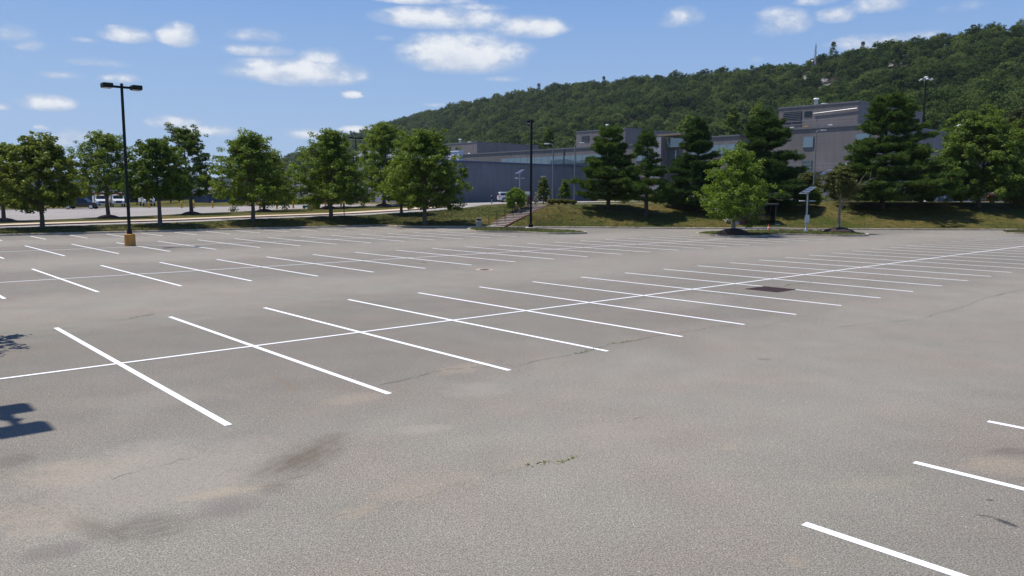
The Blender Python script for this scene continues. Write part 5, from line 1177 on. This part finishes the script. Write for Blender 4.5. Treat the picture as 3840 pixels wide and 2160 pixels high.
def box_truck(label, loc, rz, boxh):
    t = thing('box_truck', label, 'truck', loc, rz, 'white trucks beyond the far lot'); w = 1.05; p = 'white_car_paint'
    MB().prof([(.5, .55, w*.97), (.5, 2.1, w*.85), (.75, 2.25, w*.8), (1.3, 2.2, w*.8), (1.75, 1.45, w*.95), (2.9, 1.3, w*.88), (3.1, 1.1, w*.85), (3.1, .6, w*.85)], p).build('cab', t)
    MB().poly([(1.72, -.8*w, 1.5), (1.72, .8*w, 1.5), (1.36, .72*w, 2.12), (1.36, -.72*w, 2.12)], 'dark_glass').build('windscreen', t)
    for s in (1, -1):
        g = [(.7, 1.45, .96), (.7, 2.05, .86), (1.25, 2.05, .85), (1.6, 1.45, .96)]; MB().poly([(x, s*(w*q+.008), z) for x, z, q in (g if s < 0 else g[::-1])], 'dark_glass').build('side_window', t)
        MB().box(3.0, 3.12, min(s*.62*w, s*.84*w), max(s*.62*w, s*.84*w), .95, 1.12, 'lens', .02).build('headlight', t)
    MB().box(3.08, 3.13, -.5*w, .5*w, .75, 1.15, 'bin_dark', .01).build('grille', t); MB().box(3.05, 3.2, -w*.9, w*.9, .5, .68, 'chrome', .03).build('bumper', t)
    o = MB().box(-3.6, .4, -1.15, 1.15, .75, boxh, 'white_metal', .04).build('cargo_box', t)
    if boxh > 2: MB().box(-3.5, .42, -1.16, 1.16, boxh-.95, boxh-.6, 'red_stripe').build('stripe', o)
    wheels(t, (-2.4, 2.2), w, .43, 'white_metal'); return t
for px, bh, lab in ((254, 3.2, 'white box truck left of the slender maple\'s trunk, facing the lot'), (296, 3.2, 'white box truck between the slender maple\'s trunk and the lamp pole'), (371, 1.6, 'white truck with a low bed, left of the dark green maple\'s trunk')):
    b = onv(px, 518, -157.5); x, y = b[0], b[1]; box_truck(lab, (x, y, G(x, y)+.02), -PI/2+.55, bh)
# mixer cart on the far lot
b = hit(792, 525); t = thing('mixer_cart', 'small grey wheeled mixer cart between the bollards on the far lot', 'cart', b)
MB().prof([(-.9, .75, .35), (-.7, 1.3, .5), (.5, 1.45, .5), (.9, 1.1, .4), (.6, .65, .35), (-.5, .55, .35)], 'bin_grey').build('drum', t); MB().tube([(.6, 0, 1.3), (1.1, 0, 1.8), (1.15, 0, 2.3)], .05, 'bin_dark', 6).build('handle', t); MB().tube([(-.9, 0, .5), (-1.6, 0, .35)], .06, 'bin_dark', 6).build('drawbar', t)
wl = MB().wheel(.3, .5, .36, .36, .16, 'rubber', 16).wheel(.3, -.5, .36, .36, .16, 'rubber', 16).build('wheel', t); MB().wheel(-1.55, 0, .25, .25, .14, 'teal_plastic', 14).build('jockey_wheel', t)
# sign board and bin at the stair head
b = onY(1327, 513, 112); g = G(b[0], b[1]); t = thing('sign_board', 'grey and white sign board on two posts behind the round bush', 'sign', (b[0], b[1], g))
for x in (-.4, .4): MB().box(x-.06, x+.06, -.05, .05, 0, 1.2, 'galvanised_steel').build('post', t)
o = MB().box(-.6, .6, -.05, .05, .75, 1.6, 'sign_white', .02).build('board', t); m = MB(); m.box(-.45, .3, -.056, -.052, 1.12, 1.2, 'bin_dark'); m.box(-.6, .6, -.056, -.052, .75, .98, 'blue_cladding'); m.build('lettering', o)
b = onY(1332, 514, 96); g = G(b[0], b[1]); t = thing('litter_bin', 'rust brown litter bin at the head of the stairs beside the black lamp pole', 'litter bin', (b[0], b[1], g)); MB().lathe([(.3, 0), (.33, .1), (.33, .9), (.3, .95)], 'brick_bin', 18).build('body', t); MB().lathe([(.32, .95), (.28, 1.05), (.1, 1.12)], 'bin_dark', 18).build('lid', t)
b = onY(2494, 503, 112); t = thing('litter_bin', 'large red brick coloured bin between the colonnade pillars', 'litter bin', (b[0], b[1], 2.65)); MB().box(-.6, .6, -.5, .5, 0, 1.2, 'brick_bin', .05).build('body', t); MB().lathe([(.2, 1.2), (.28, 1.35), (.1, 1.45)], 'bin_grey', 14).build('lid', t)
# patio tables and a bike rack before the colonnade
b = onY(2392, 503, 108); t = thing('guard_rail', 'grey steel railing along the terrace left of the dark round bush', 'railing', (b[0], b[1], 2.6)); m = MB()
for z in (.5, 1.0): m.tube([(-4, 0, z), (3.4, 0, z)], .03, 'galvanised_steel', 6)
m.build('rail', t)
for k in range(6): x = -4+k*1.48; MB().tube([(x, 0, 0), (x, 0, 1.0)], .03, 'galvanised_steel', 6).build('post', t)

# ------------------------------------------------------------------ thin summer haze
hz = MB().box(-2600, 2600, -250, 2700, -3.5, 260, 'bin_grey').build('haze'); hz.data.materials.clear()
m = bpy.data.materials.new('haze_air'); m.use_nodes = True; n = m.node_tree.nodes; l = m.node_tree.links; n.remove(n['Principled BSDF']); v = n.new('ShaderNodeVolumePrincipled')
v.inputs['Color'].default_value = (.75, .85, 1, 1); v.inputs['Density'].default_value = .00006; v.inputs['Anisotropy'].default_value = .2; l.new(v.outputs[0], n['Material Output'].inputs['Volume']); hz.data.materials.append(m); tag(hz, kind='stuff'); tag(hz, 'thin bluish summer haze over the far hillside', 'haze')
